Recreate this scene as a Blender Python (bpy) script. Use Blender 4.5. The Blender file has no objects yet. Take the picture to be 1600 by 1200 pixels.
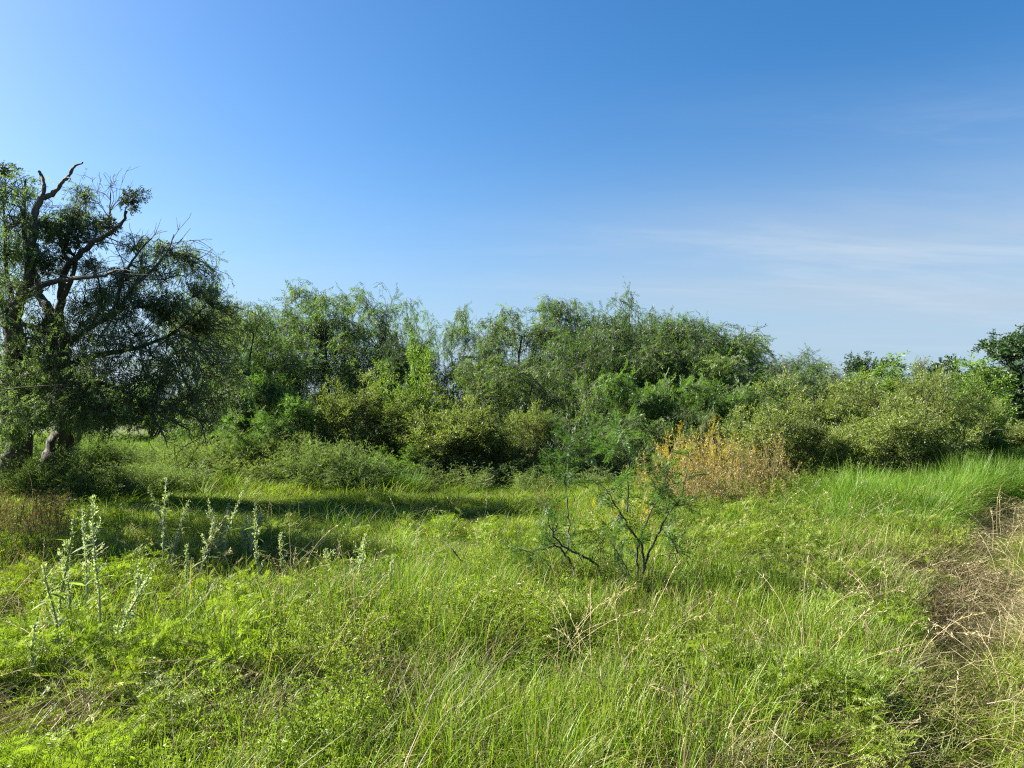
import bpy, math, random
import numpy as np
from mathutils import Vector

# ------------------------------------------------------------------ camera, sky, sun, exposure
SC = bpy.context.scene
COL = SC.collection
CAM_H, FPX, PITCH = 1.7, 1186.0, math.atan(40 / 1186.0)
SUN_AZ, SUN_EL = math.radians(-73), math.radians(34)      # azimuth from +Y towards +X

cd = bpy.data.cameras.new('camera')
cd.sensor_fit = 'HORIZONTAL'; cd.sensor_width = 36
cd.lens = 36 * FPX / 1600
cd.clip_end = 3000
cam = bpy.data.objects.new('camera', cd); COL.objects.link(cam)
cam.location = (0, 0, CAM_H)
cam.rotation_euler = (math.pi / 2 + PITCH, 0, 0)
SC.camera = cam

W = bpy.data.worlds.new('World'); SC.world = W; W.use_nodes = True
wn, wl = W.node_tree.nodes, W.node_tree.links
wn.clear()
wout = wn.new('ShaderNodeOutputWorld'); bg = wn.new('ShaderNodeBackground')
sky = wn.new('ShaderNodeTexSky'); sky.sky_type = 'NISHITA'; sky.sun_disc = False
sky.sun_elevation = SUN_EL; sky.sun_rotation = SUN_AZ
sky.air_density = 1.0; sky.dust_density = 1.2; sky.ozone_density = 3.4; sky.altitude = 100
hs = wn.new('ShaderNodeHueSaturation'); hs.inputs['Saturation'].default_value = 1.32
hs.inputs['Hue'].default_value = 0.5
wl.new(sky.outputs[0], hs.inputs['Color'])
tc = wn.new('ShaderNodeTexCoord')
sep = wn.new('ShaderNodeSeparateXYZ'); wl.new(tc.outputs['Generated'], sep.inputs[0])
def wmath(op, a, b=None, c=None):
    n = wn.new('ShaderNodeMath'); n.operation = op; n.use_clamp = False
    for i, v in enumerate((a, b, c)):
        if v is None: continue
        if isinstance(v, (int, float)): n.inputs[i].default_value = v
        else: wl.new(v, n.inputs[i])
    return n.outputs[0]
def wramp(v, a, b, lo=0.0, hi=1.0):
    n = wn.new('ShaderNodeMapRange'); n.interpolation_type = 'SMOOTHSTEP'
    wl.new(v, n.inputs[0])
    for i, x in enumerate((a, b, lo, hi)): n.inputs[i + 1].default_value = x
    return n.outputs[0]
# thin cirrus: plane-projected direction, stretched noise
zz = wmath('ADD', wmath('MAXIMUM', sep.outputs[2], 0.0), 0.12)
cmb = wn.new('ShaderNodeCombineXYZ')
wl.new(wmath('DIVIDE', sep.outputs[0], zz), cmb.inputs[0])
wl.new(wmath('DIVIDE', sep.outputs[1], zz), cmb.inputs[1])
mp = wn.new('ShaderNodeMapping'); wl.new(cmb.outputs[0], mp.inputs[0])
mp.inputs['Rotation'].default_value = (0, 0, math.radians(-28))
mp.inputs['Scale'].default_value = (0.22, 0.75, 1)
nz = wn.new('ShaderNodeTexNoise'); wl.new(mp.outputs[0], nz.inputs['Vector'])
nz.inputs['Scale'].default_value = 1.3; nz.inputs['Detail'].default_value = 6
nz.inputs['Roughness'].default_value = 0.55; nz.inputs['Distortion'].default_value = 0.4
streak = wramp(nz.outputs[0], 0.40, 0.64)
low = wramp(sep.outputs[2], 0.42, 0.06)
right = wramp(wmath('ADD', wmath('MULTIPLY', sep.outputs[0], 0.85), wmath('MULTIPLY', sep.outputs[1], 0.5)), 0.35, 0.95)
veil = wmath('MULTIPLY', wmath('MULTIPLY', low, wmath('ADD', wmath('MULTIPLY', right, 0.9), 0.22)),
             wmath('ADD', wmath('MULTIPLY', streak, 0.45), 0.55))
nz2 = wn.new('ShaderNodeTexNoise'); wl.new(mp.outputs[0], nz2.inputs['Vector'])
nz2.inputs['Scale'].default_value = 2.6; nz2.inputs['Detail'].default_value = 9; nz2.inputs['Roughness'].default_value = 0.62; nz2.inputs['Distortion'].default_value = 0.8
wisp = wmath('MULTIPLY', wmath('MULTIPLY', wramp(nz2.outputs[0], 0.46, 0.74), wramp(sep.outputs[2], 0.42, 0.10)), wmath('ADD', wmath('MULTIPLY', right, 0.6), 0.12))
mixc = wn.new('ShaderNodeMix'); mixc.data_type = 'RGBA'
wl.new(veil, mixc.inputs['Factor']); wl.new(hs.outputs[0], mixc.inputs['A'])
mixc.inputs['B'].default_value = (3.0, 3.5, 4.05, 1)
mixw = wn.new('ShaderNodeMix'); mixw.data_type = 'RGBA'
wl.new(wisp, mixw.inputs['Factor']); wl.new(mixc.outputs['Result'], mixw.inputs['A']); mixw.inputs['B'].default_value = (3.6, 4.2, 4.8, 1)
# pale air low over the horizon
mixh = wn.new('ShaderNodeMix'); mixh.data_type = 'RGBA'
wl.new(wramp(sep.outputs[2], 0.26, -0.03, 0.0, 0.85), mixh.inputs['Factor']); wl.new(mixw.outputs['Result'], mixh.inputs['A'])
mixh.inputs['B'].default_value = (2.3, 3.25, 4.3, 1)
wl.new(mixh.outputs['Result'], bg.inputs['Color'])
bg.inputs['Strength'].default_value = 0.0395
wl.new(bg.outputs[0], wout.inputs[0])

sl = bpy.data.lights.new('sun', 'SUN'); sl.energy = 5.0; sl.angle = math.radians(0.5); sl.color = (1.0, 0.95, 0.84)
so = bpy.data.objects.new('sun', sl); COL.objects.link(so)
sdir = Vector((math.sin(SUN_AZ) * math.cos(SUN_EL), math.cos(SUN_AZ) * math.cos(SUN_EL), math.sin(SUN_EL)))
so.rotation_euler = sdir.to_track_quat('Z', 'Y').to_euler(); so.location = (-8, 4, 12)

SC.view_settings.view_transform = 'Standard'; SC.view_settings.look = 'None'
SC.view_settings.exposure = 2.25; SC.view_settings.gamma = 1.0; SC.view_settings.use_curve_mapping = False
cy = SC.cycles
cy.max_bounces = 8; cy.diffuse_bounces = 4; cy.transmission_bounces = 6; cy.glossy_bounces = 2
cy.caustics_reflective = False; cy.caustics_refractive = False
cy.use_denoising = False
cy.filter_width = 1.2

# ------------------------------------------------------------------ helpers
R = math.radians
def at(px, py, d):
    """point on the ray of photo pixel (px, py) at forward distance d"""
    u, v = (px - 800) / FPX, (600 - py) / FPX
    y = math.cos(PITCH) - v * math.sin(PITCH); z = math.sin(PITCH) + v * math.cos(PITCH)
    return np.array([u * d / y, d, CAM_H + z * d / y])
def pix(x, y, z=0.0):
    f = y * math.cos(PITCH) + (z - CAM_H) * math.sin(PITCH)
    u = -y * math.sin(PITCH) + (z - CAM_H) * math.cos(PITCH)
    return 800 + FPX * x / f, 600 - FPX * u / f
def vnoise(x, y, s, seed=0):
    x = np.asarray(x) / s + seed * 17.13; y = np.asarray(y) / s - seed * 9.7
    xi, yi = np.floor(x), np.floor(y); xf, yf = x - xi, y - yi
    def h(a, b):
        t = np.sin(a * 127.1 + b * 311.7 + seed * 7.3) * 43758.5453
        return t - np.floor(t)
    u, v = xf * xf * (3 - 2 * xf), yf * yf * (3 - 2 * yf)
    return (h(xi, yi) * (1 - u) + h(xi + 1, yi) * u) * (1 - v) + (h(xi, yi + 1) * (1 - u) + h(xi + 1, yi + 1) * u) * v
def fbm(x, y, s, seed=0):
    return 0.55 * vnoise(x, y, s, seed) + 0.3 * vnoise(x, y, s * 0.47, seed + 5) + 0.15 * vnoise(x, y, s * 0.21, seed + 9)
def path_off(x, y):
    """signed distance right of the left edge of the track"""
    return (np.asarray(x) - (0.66 * np.asarray(y) - 0.85)) * 0.83
def gz(x, y):
    x = np.asarray(x, float); y = np.asarray(y, float)
    z = 0.16 * (fbm(x, y, 4.0, 3) - 0.5) + 0.5 * (fbm(x, y, 28, 8) - 0.5)
    z = z * np.clip(np.hypot(x, y) / 6, 0.15, 1)
    p = path_off(x, y); z = z - 0.08 * np.exp(-((p - 0.45) / 0.4) ** 2)
    return z
def gzf(x, y): return float(gz(x, y))

def new_mesh(name, V, F, mat, tint=None, smooth=False):
    """V (n,3) array, F (m,4) or (m,3) array"""
    me = bpy.data.meshes.new(name)
    V = np.asarray(V, np.float32); F = np.asarray(F, np.int32)
    k = F.shape[1]
    me.vertices.add(len(V)); me.vertices.foreach_set('co', V.ravel())
    me.loops.add(F.size); me.loops.foreach_set('vertex_index', F.ravel())
    me.polygons.add(len(F)); me.polygons.foreach_set('loop_start', np.arange(0, F.size, k, dtype=np.int32))
    me.polygons.foreach_set('loop_total', np.full(len(F), k, np.int32))
    if smooth: me.polygons.foreach_set('use_smooth', np.ones(len(F), bool))
    if tint is not None:
        a = me.attributes.new('tint', 'FLOAT', 'POINT'); a.data.foreach_set('value', np.asarray(tint, np.float32))
    me.materials.append(mat); me.update(calc_edges=True)
    return me
def link(name, data, parent=None):
    o = bpy.data.objects.new(name, data); COL.objects.link(o)
    if parent is not None: o.parent = parent
    return o
def tag(o, label=None, cat=None, group=None, kind=None):
    for k, v in (('label', label), ('category', cat), ('group', group), ('kind', kind)):
        if v: o[k] = v
    return o
def thing(name, label, cat, loc, group=None, rz=0.0, scale=None):
    o = link(name, None); o.location = loc; o.rotation_euler = (0, 0, rz)
    if scale is not None: o.scale = scale
    o.empty_display_size = 0.2
    return tag(o, label, cat, group)
class Geo:
    """collects quads with a tint per vertex"""
    def __init__(s): s.V, s.F, s.T, s.n = [], [], [], 0
    def add(s, V, F, T=None):
        V = np.asarray(V).reshape(-1, 3)
        s.V.append(V); s.F.append(np.asarray(F) + s.n)
        s.T.append(np.full(len(V), 0.5) if T is None else np.asarray(T).ravel()); s.n += len(V)
    def mesh(s, name, mat, smooth=False):
        return new_mesh(name, np.concatenate(s.V), np.concatenate(s.F), mat, np.concatenate(s.T), smooth)
def unit(v): return v / np.maximum(np.linalg.norm(v, axis=-1, keepdims=True), 1e-9)
def frames(D, rng, roll=None):
    """rotation matrices with local X along D"""
    D = unit(D); n = len(D)
    ref = unit(rng.normal(size=(n, 3))) if roll is None else np.tile(np.array(roll, float), (n, 1)) + 0.25 * rng.normal(size=(n, 3))
    Y = unit(np.cross(ref, D)); Z = np.cross(D, Y)
    return np.stack([D, Y, Z], axis=2)
def stamp(geo, tv, tf, tt, P, M, S, rng, tj=0.25, base=None):
    """template copies: tv (k,3) tf (m,4) at P with frames M and sizes S"""
    n = len(P)
    if n == 0: return
    V = np.einsum('nij,kj->nki', M, tv) * np.asarray(S).reshape(n, 1, 1) + P[:, None, :]
    F = tf[None] + (np.arange(n) * len(tv))[:, None, None]
    b = rng.random(n) if base is None else base
    T = np.clip(b[:, None] * (1 - tj) + tt[None] * tj, 0, 1)
    geo.add(V, F.reshape(-1, 4), T)
def tubes(geo, branches, sides, rng, rough=0.0):
    """branches: list of (pts (n,3), radii (n,))"""
    for pts, rad in branches:
        n = len(pts)
        t = unit(np.gradient(pts, axis=0))
        ref = np.array([0.31, 0.92, 0.21]) if abs(t[0] @ np.array([0.31, 0.92, 0.21])) < 0.85 else np.array([1.0, 0, 0])
        a = unit(np.cross(t, ref)); b = np.cross(t, a)
        ang = np.linspace(0, 2 * np.pi, sides, endpoint=False)
        rr = rad[:, None] * np.ones(sides)
        if rough:
            fl = 1 + rough * (np.sin(ang * 3 + rng.random() * 6)[None] * 0.6 + rng.normal(size=(n, sides)) * 0.45)
            rr = rr * fl
        V = pts[:, None] + rr[..., None] * (np.cos(ang)[None, :, None] * a[:, None] + np.sin(ang)[None, :, None] * b[:, None])
        i = np.arange(n - 1)[:, None] * sides; j = np.arange(sides)[None]; k = (j + 1) % sides
        F = np.stack([i + j, i + k, i + sides + k, i + sides + j], -1).reshape(-1, 4)
        geo.add(V, F)
def march(p, d, L, n, rng, wob, grav):
    pts = [np.array(p, float)]; d = np.array(d, float)
    for i in range(n):
        d = unit(d + wob * rng.normal(size=3) + np.array([0, 0, grav]))
        pts.append(pts[-1] + d * L / n)
    return np.array(pts)
def smooth_line(pts, per=4):
    """Catmull-Rom through pts"""
    P = np.vstack([2 * pts[0] - pts[1], pts, 2 * pts[-1] - pts[-2]])
    out = []
    for i in range(1, len(P) - 2):
        for t in np.linspace(0, 1, per, endpoint=False):
            a, b, c, d = P[i - 1], P[i], P[i + 1], P[i + 2]
            out.append(0.5 * (2 * b + (c - a) * t + (2 * a - 5 * b + 4 * c - d) * t * t + (3 * b - a - 3 * c + d) * t ** 3))
    out.append(P[-2]); return np.array(out)

# ------------------------------------------------------------------ leaf templates (x forward)
def leaflet(p, d, n, L, w):
    d = d / np.linalg.norm(d); s = np.cross(n, d); s = s / np.linalg.norm(s)
    return [p, p + d * L * 0.45 + s * w / 2, p + d * L, p + d * L * 0.45 - s * w / 2]
def pinnate(rng, length, pairs, L, w, ang=55, droop=0.25, jitter=0.15, alternate=False):
    V, T = [], []
    for i in range(pairs):
        t = (i + 0.6) / pairs
        p = np.array([length * t, 0, -droop * length * t * t])
        for sgn in (-1, 1):
            if alternate and rng.random() < 0.35: continue
            a = R(ang) * (1 - 0.35 * t) + rng.normal() * jitter
            d = np.array([math.cos(a), sgn * math.sin(a), rng.normal() * jitter * 1.6 - droop * 0.5])
            nn = np.array([rng.normal() * 0.5, rng.normal() * 0.5, 1.0])
            l = L * rng.uniform(0.75, 1.15)
            V += leaflet(p, d, nn, l, w * rng.uniform(0.8, 1.2)); T += [rng.random()] * 4
    # rachis as a thin strip
    V += [np.array([0, -w * .1, 0]), np.array([length, -w * .04, -droop * length]), np.array([length, w * .04, -droop * length]), np.array([0, w * .1, 0])]
    T += [0.6] * 4
    V = np.array(V); F = np.arange(len(V)).reshape(-1, 4)
    return V, F, np.array(T)
def whorl(rng, n, length, L, w, spread=0.9):
    """leaves spiralling along a twig of given length"""
    V, T = [], []
    for i in range(n):
        t = (i + rng.random()) / n; a = i * 2.4 + rng.normal() * .3
        p = np.array([length * t, 0, 0])
        d = np.array([rng.uniform(0.5, 1.1), spread * math.cos(a), spread * math.sin(a)])
        nn = np.cross(d, rng.normal(size=3)) + 1e-6
        V += leaflet(p, d, nn, L * rng.uniform(.7, 1.15), w * rng.uniform(.8, 1.2)); T += [rng.random()] * 4
    V = np.array(V); return V, np.arange(len(V)).reshape(-1, 4), np.array(T)
_r = np.random.default_rng(1)
SP_MESQ = [pinnate(_r, 0.26, 7, 0.075, 0.016, 48, 0.35) for _ in range(3)]
SP_MESQN = [pinnate(_r, 0.2, 8, 0.058, 0.0135, 48, 0.35) for _ in range(3)]
SP_WILLOW = [whorl(_r, 11, 0.26, 0.075, 0.019, 0.75) for _ in range(3)]
SP_BROAD = [whorl(_r, 10, 0.18, 0.075, 0.042, 1.0) for _ in range(3)]
SP_FEATHER = [pinnate(_r, 0.3, 11, 0.085, 0.016, 62, 0.3, 0.08) for _ in range(3)]
SP_FROND = [pinnate(_r, 0.17, 15, 0.040, 0.0075, 70, 0.35, 0.06) for _ in range(3)]

# ------------------------------------------------------------------ materials
def nmat(name):
    m = bpy.data.materials.new(name); m.use_nodes = True
    n, l = m.node_tree.nodes, m.node_tree.links; n.clear()
    return m, n, l, n.new('ShaderNodeOutputMaterial')
def mixrgb(n, l, fac, a, b):
    x = n.new('ShaderNodeMix'); x.data_type = 'RGBA'
    for key, v in (('Factor', fac), ('A', a), ('B', b)):
        if isinstance(v, (int, float)): x.inputs[key].default_value = v
        elif isinstance(v, tuple): x.inputs[key].default_value = (*v, 1)
        else: l.new(v, x.inputs[key])
    return x.outputs['Result']
def leaf_mat(name, ca, cb, dry=None, dry_at=0.93, trans=0.42, inst=False, gloss=0.025, tcol=(1.05, 1.2, 0.5), vary=0.18):
    m, n, l, out = nmat(name)
    at_ = n.new('ShaderNodeAttribute'); at_.attribute_name = 'tint'
    col = mixrgb(n, l, at_.outputs['Fac'], ca, cb)
    oi = n.new('ShaderNodeObjectInfo')
    if inst:
        ai = n.new('ShaderNodeAttribute'); ai.attribute_type = 'INSTANCER'; ai.attribute_name = 'itint'
        sat = tuple(min(1, c * k) for c, k in zip(cb, (1.4, 1.08, 0.9)))
        col = mixrgb(n, l, ai.outputs['Fac'], col, sat)
    if dry:
        gt = n.new('ShaderNodeMath'); gt.operation = 'GREATER_THAN'; gt.inputs[1].default_value = dry_at
        l.new(at_.outputs['Fac'], gt.inputs[0]); col = mixrgb(n, l, gt.outputs[0], col, dry)
    vary = vary + .12 * inst
    hv = n.new('ShaderNodeHueSaturation'); l.new(col, hv.inputs['Color'])
    mr = n.new('ShaderNodeMapRange'); l.new(oi.outputs['Random'], mr.inputs[0])
    mr.inputs[3].default_value = 1 - vary; mr.inputs[4].default_value = 1 + vary
    l.new(mr.outputs[0], hv.inputs['Value'])
    df = n.new('ShaderNodeBsdfDiffuse'); l.new(hv.outputs[0], df.inputs[0])
    tr = n.new('ShaderNodeBsdfTranslucent')
    mu = n.new('ShaderNodeMix'); mu.data_type = 'RGBA'; mu.blend_type = 'MULTIPLY'; mu.inputs['Factor'].default_value = 1
    l.new(hv.outputs[0], mu.inputs['A']); mu.inputs['B'].default_value = (*tcol, 1)
    l.new(mu.outputs['Result'], tr.inputs[0])
    mx = n.new('ShaderNodeMixShader'); mx.inputs[0].default_value = trans
    l.new(df.outputs[0], mx.inputs[1]); l.new(tr.outputs[0], mx.inputs[2])
    gl = n.new('ShaderNodeBsdfGlossy'); gl.inputs['Roughness'].default_value = 0.5
    m2 = n.new('ShaderNodeMixShader'); m2.inputs[0].default_value = gloss
    l.new(mx.outputs[0], m2.inputs[1]); l.new(gl.outputs[0], m2.inputs[2])
    l.new(m2.outputs[0], out.inputs[0]); return m
def bark_mat(name, ca, cb, scale=18, bump=0.6, stretch=0.25):
    m, n, l, out = nmat(name)
    t = n.new('ShaderNodeTexCoord'); mp = n.new('ShaderNodeMapping'); l.new(t.outputs['Object'], mp.inputs[0])
    mp.inputs['Scale'].default_value = (1, 1, stretch)
    nz = n.new('ShaderNodeTexNoise'); l.new(mp.outputs[0], nz.inputs['Vector'])
    nz.inputs['Scale'].default_value = scale; nz.inputs['Detail'].default_value = 6; nz.inputs['Roughness'].default_value = .65
    rp = n.new('ShaderNodeMapRange'); l.new(nz.outputs[0], rp.inputs[0]); rp.inputs[1].default_value = .35; rp.inputs[2].default_value = .68
    col = mixrgb(n, l, rp.outputs[0], ca, cb)
    b = n.new('ShaderNodeBump'); b.inputs['Strength'].default_value = bump; b.inputs['Distance'].default_value = .03
    l.new(nz.outputs[0], b.inputs['Height'])
    p = n.new('ShaderNodeBsdfPrincipled'); l.new(col, p.inputs['Base Color']); p.inputs['Roughness'].default_value = .9
    l.new(b.outputs[0], p.inputs['Normal']); l.new(p.outputs[0], out.inputs[0]); return m
STRAW = (0.30, 0.235, 0.10)
M = dict(
    bark=bark_mat('bark', (0.028, 0.023, 0.018), (0.085, 0.07, 0.058)),
    twig=bark_mat('twig_bark', (0.05, 0.042, 0.03), (0.11, 0.09, 0.065), 30, .2),
    pale_twig=bark_mat('pale_stem', (0.13, 0.11, 0.075), (0.25, 0.22, 0.15), 40, .2),
    deadwood=bark_mat('dead_wood', (0.045, 0.036, 0.03), (0.13, 0.11, 0.095), 22, .5),
    mesquite=leaf_mat('mesquite_leaf', (0.07, 0.122, 0.038), (0.125, 0.18, 0.05), (0.16, 0.12, 0.04), .965, trans=.5),
    old_mesq=leaf_mat('old_tree_leaf', (0.09, 0.14, 0.066), (0.15, 0.195, 0.088), (0.16, 0.12, 0.05), .97, trans=.5),
    mesq_dark=leaf_mat('dark_mesquite_leaf', (0.052, 0.098, 0.03), (0.09, 0.14, 0.038), (0.13, 0.10, 0.035), .975, trans=.5),
    feather=leaf_mat('feathery_shrub_leaf', (0.065, 0.13, 0.03), (0.12, 0.195, 0.042), None, trans=.5),
    willow=leaf_mat('willowy_shrub_leaf', (0.11, 0.152, 0.038), (0.195, 0.22, 0.056), (0.27, 0.22, 0.08), .95, trans=.5),
    bright=leaf_mat('bright_shrub_leaf', (0.085, 0.155, 0.024), (0.15, 0.22, 0.032), None, trans=.5),
    broad=leaf_mat('broad_leaf', (0.022, 0.05, 0.018), (0.045, 0.085, 0.025), None, trans=.3, gloss=.03),
    mistletoe=leaf_mat('mistletoe_leaf', (0.045, 0.062, 0.02), (0.08, 0.095, 0.028), None, trans=.2),
    grass=leaf_mat('grass_blade', (0.070, 0.152, 0.013), (0.135, 0.23, 0.018), STRAW, .93, inst=True, trans=.45),
    lush=leaf_mat('lush_grass_blade', (0.066, 0.165, 0.018), (0.125, 0.23, 0.024), STRAW, .97, inst=True, trans=.45),
    fern=leaf_mat('feathery_weed_leaf', (0.092, 0.165, 0.02), (0.175, 0.245, 0.03), None, inst=True, trans=.45),
    greyweed=leaf_mat('grey_green_weed_leaf', (0.08, 0.14, 0.045), (0.14, 0.20, 0.065), (0.22, 0.18, 0.09), .95, inst=True),
    straw=leaf_mat('straw', (0.24, 0.19, 0.09), (0.42, 0.36, 0.20), None, trans=.25, inst=False),
    thatch=leaf_mat('dead_grass_blade', (0.08, 0.058, 0.032), (0.33, 0.285, 0.145), None, trans=.2),
    deadtuft=leaf_mat('dead_tuft_blade', (0.045, 0.033, 0.018), (0.16, 0.122, 0.055), None, trans=.25),
    redweed=leaf_mat('red_brown_weed', (0.12, 0.07, 0.035), (0.19, 0.12, 0.05), (0.10, 0.14, 0.035), .55),
    gold=leaf_mat('golden_weed', (0.33, 0.23, 0.04), (0.43, 0.34, 0.045), (0.13, 0.16, 0.03), .86, trans=.4),
    brownweed=leaf_mat('brown_weed', (0.20, 0.14, 0.045), (0.34, 0.26, 0.08), (0.10, 0.11, 0.03), .88, trans=.3),
    yellow=leaf_mat('yellow_bush_leaf', (0.28, 0.24, 0.02), (0.36, 0.33, 0.03), (0.12, 0.18, 0.03), .85),
    stalk=leaf_mat('pale_stalk', (0.30, 0.30, 0.20), (0.42, 0.42, 0.31), None, trans=.15),
    spike=leaf_mat('pale_flower_spike', (0.26, 0.31, 0.16), (0.42, 0.44, 0.30), None, trans=.4),
    weedleaf=leaf_mat('weed_leaf', (0.13, 0.19, 0.05), (0.22, 0.27, 0.08), None, trans=.5),
    frond=leaf_mat('sapling_frond', (0.05, 0.104, 0.033), (0.095, 0.155, 0.043), None, trans=.4),
)
def ground_mat():
    m, n, l, out = nmat('meadow_soil')
    g = n.new('ShaderNodeNewGeometry')
    def noise(s, d=5):
        x = n.new('ShaderNodeTexNoise'); l.new(g.outputs['Position'], x.inputs['Vector']); x.inputs['Scale'].default_value = s
        x.inputs['Detail'].default_value = d; return x.outputs[0]
    def rng_(v, a, b):
        x = n.new('ShaderNodeMapRange'); l.new(v, x.inputs[0]); x.inputs[1].default_value = a; x.inputs[2].default_value = b; return x.outputs[0]
    c1 = mixrgb(n, l, rng_(noise(9), .35, .65), (0.035, 0.029, 0.018), (0.085, 0.07, 0.042))
    c2 = mixrgb(n, l, rng_(noise(40), .4, .6), (0.045, 0.075, 0.018), (0.10, 0.14, 0.03))
    col = mixrgb(n, l, rng_(noise(.7), .35, .55), c1, c2)
    b = n.new('ShaderNodeBump'); b.inputs['Strength'].default_value = .6; b.inputs['Distance'].default_value = .04; l.new(noise(30), b.inputs['Height'])
    p = n.new('ShaderNodeBsdfPrincipled'); l.new(col, p.inputs['Base Color']); p.inputs['Roughness'].default_value = 1
    p.inputs['Specular IOR Level'].default_value = .1
    l.new(b.outputs[0], p.inputs['Normal']); l.new(p.outputs[0], out.inputs[0]); return m
def path_mat():
    m, n, l, out = nmat('trodden_track')
    g = n.new('ShaderNodeNewGeometry')
    def noise(s, d=6, r=.6):
        x = n.new('ShaderNodeTexNoise'); l.new(g.outputs['Position'], x.inputs['Vector']); x.inputs['Scale'].default_value = s
        x.inputs['Detail'].default_value = d; x.inputs['Roughness'].default_value = r; return x.outputs[0]
    def rng_(v, a, b):
        x = n.new('ShaderNodeMapRange'); l.new(v, x.inputs[0]); x.inputs[1].default_value = a; x.inputs[2].default_value = b; return x.outputs[0]
    c1 = mixrgb(n, l, rng_(noise(45), .38, .62), (0.14, 0.125, 0.065), (0.30, 0.27, 0.155))
    col = mixrgb(n, l, rng_(noise(2.2), .5, .68), c1, (0.11, 0.13, 0.04))
    b = n.new('ShaderNodeBump'); b.inputs['Strength'].default_value = .9; b.inputs['Distance'].default_value = .03; l.new(noise(60), b.inputs['Height'])
    p = n.new('ShaderNodeBsdfPrincipled'); l.new(col, p.inputs['Base Color']); p.inputs['Roughness'].default_value = 1
    p.inputs['Specular IOR Level'].default_value = .1
    l.new(b.outputs[0], p.inputs['Normal']); l.new(p.outputs[0], out.inputs[0]); return m

# ------------------------------------------------------------------ ground and track
def axis(lo, hi, step, far):
    a = list(np.arange(lo, hi + 1e-6, step)); s, x = step, hi
    while x < far: s *= 1.35; x += s; a.append(x)
    s, x = step, lo
    while x > -far: s *= 1.35; x -= s; a.insert(0, x)
    return np.array(a)
gx, gy = axis(-16, 16, .3, 900), axis(-2, 34, .3, 900)
X, Y = np.meshgrid(gx, gy)
V = np.stack([X, Y, gz(X, Y)], -1).reshape(-1, 3)
i = np.arange(len(gy) - 1)[:, None] * len(gx); j = np.arange(len(gx) - 1)[None]
F = np.stack([i + j, i + j + 1, i + j + 1 + len(gx), i + j + len(gx)], -1).reshape(-1, 4)
tag(link('ground', new_mesh('ground', V, F, ground_mat(), None, True)), 'uneven meadow soil under the grass', 'ground', kind='structure')
ts, ws = np.arange(-1, 13.8, .15), np.linspace(0, 2.6, 18)
TT, WW = np.meshgrid(ts, ws)
ed = 0.12 * (fbm(TT, WW * 0, 1.2, 4) - .5) * 2
PX = 0.66 * TT - 0.85 + (WW + ed) * 0.83; PY = TT - (WW + ed) * 0.55
V = np.stack([PX, PY, gz(PX, PY) + .018 + .02 * (fbm(PX, PY, .35, 2) - .5)], -1).reshape(-1, 3)
i = np.arange(len(ws) - 1)[:, None] * len(ts); j = np.arange(len(ts) - 1)[None]
F = np.stack([i + j + len(ts), i + j + 1 + len(ts), i + j + 1, i + j], -1).reshape(-1, 4)
tag(link('path', new_mesh('path', V, F, path_mat(), None, True)), 'trodden dry track along the right edge of the meadow', 'path', kind='structure')

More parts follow.
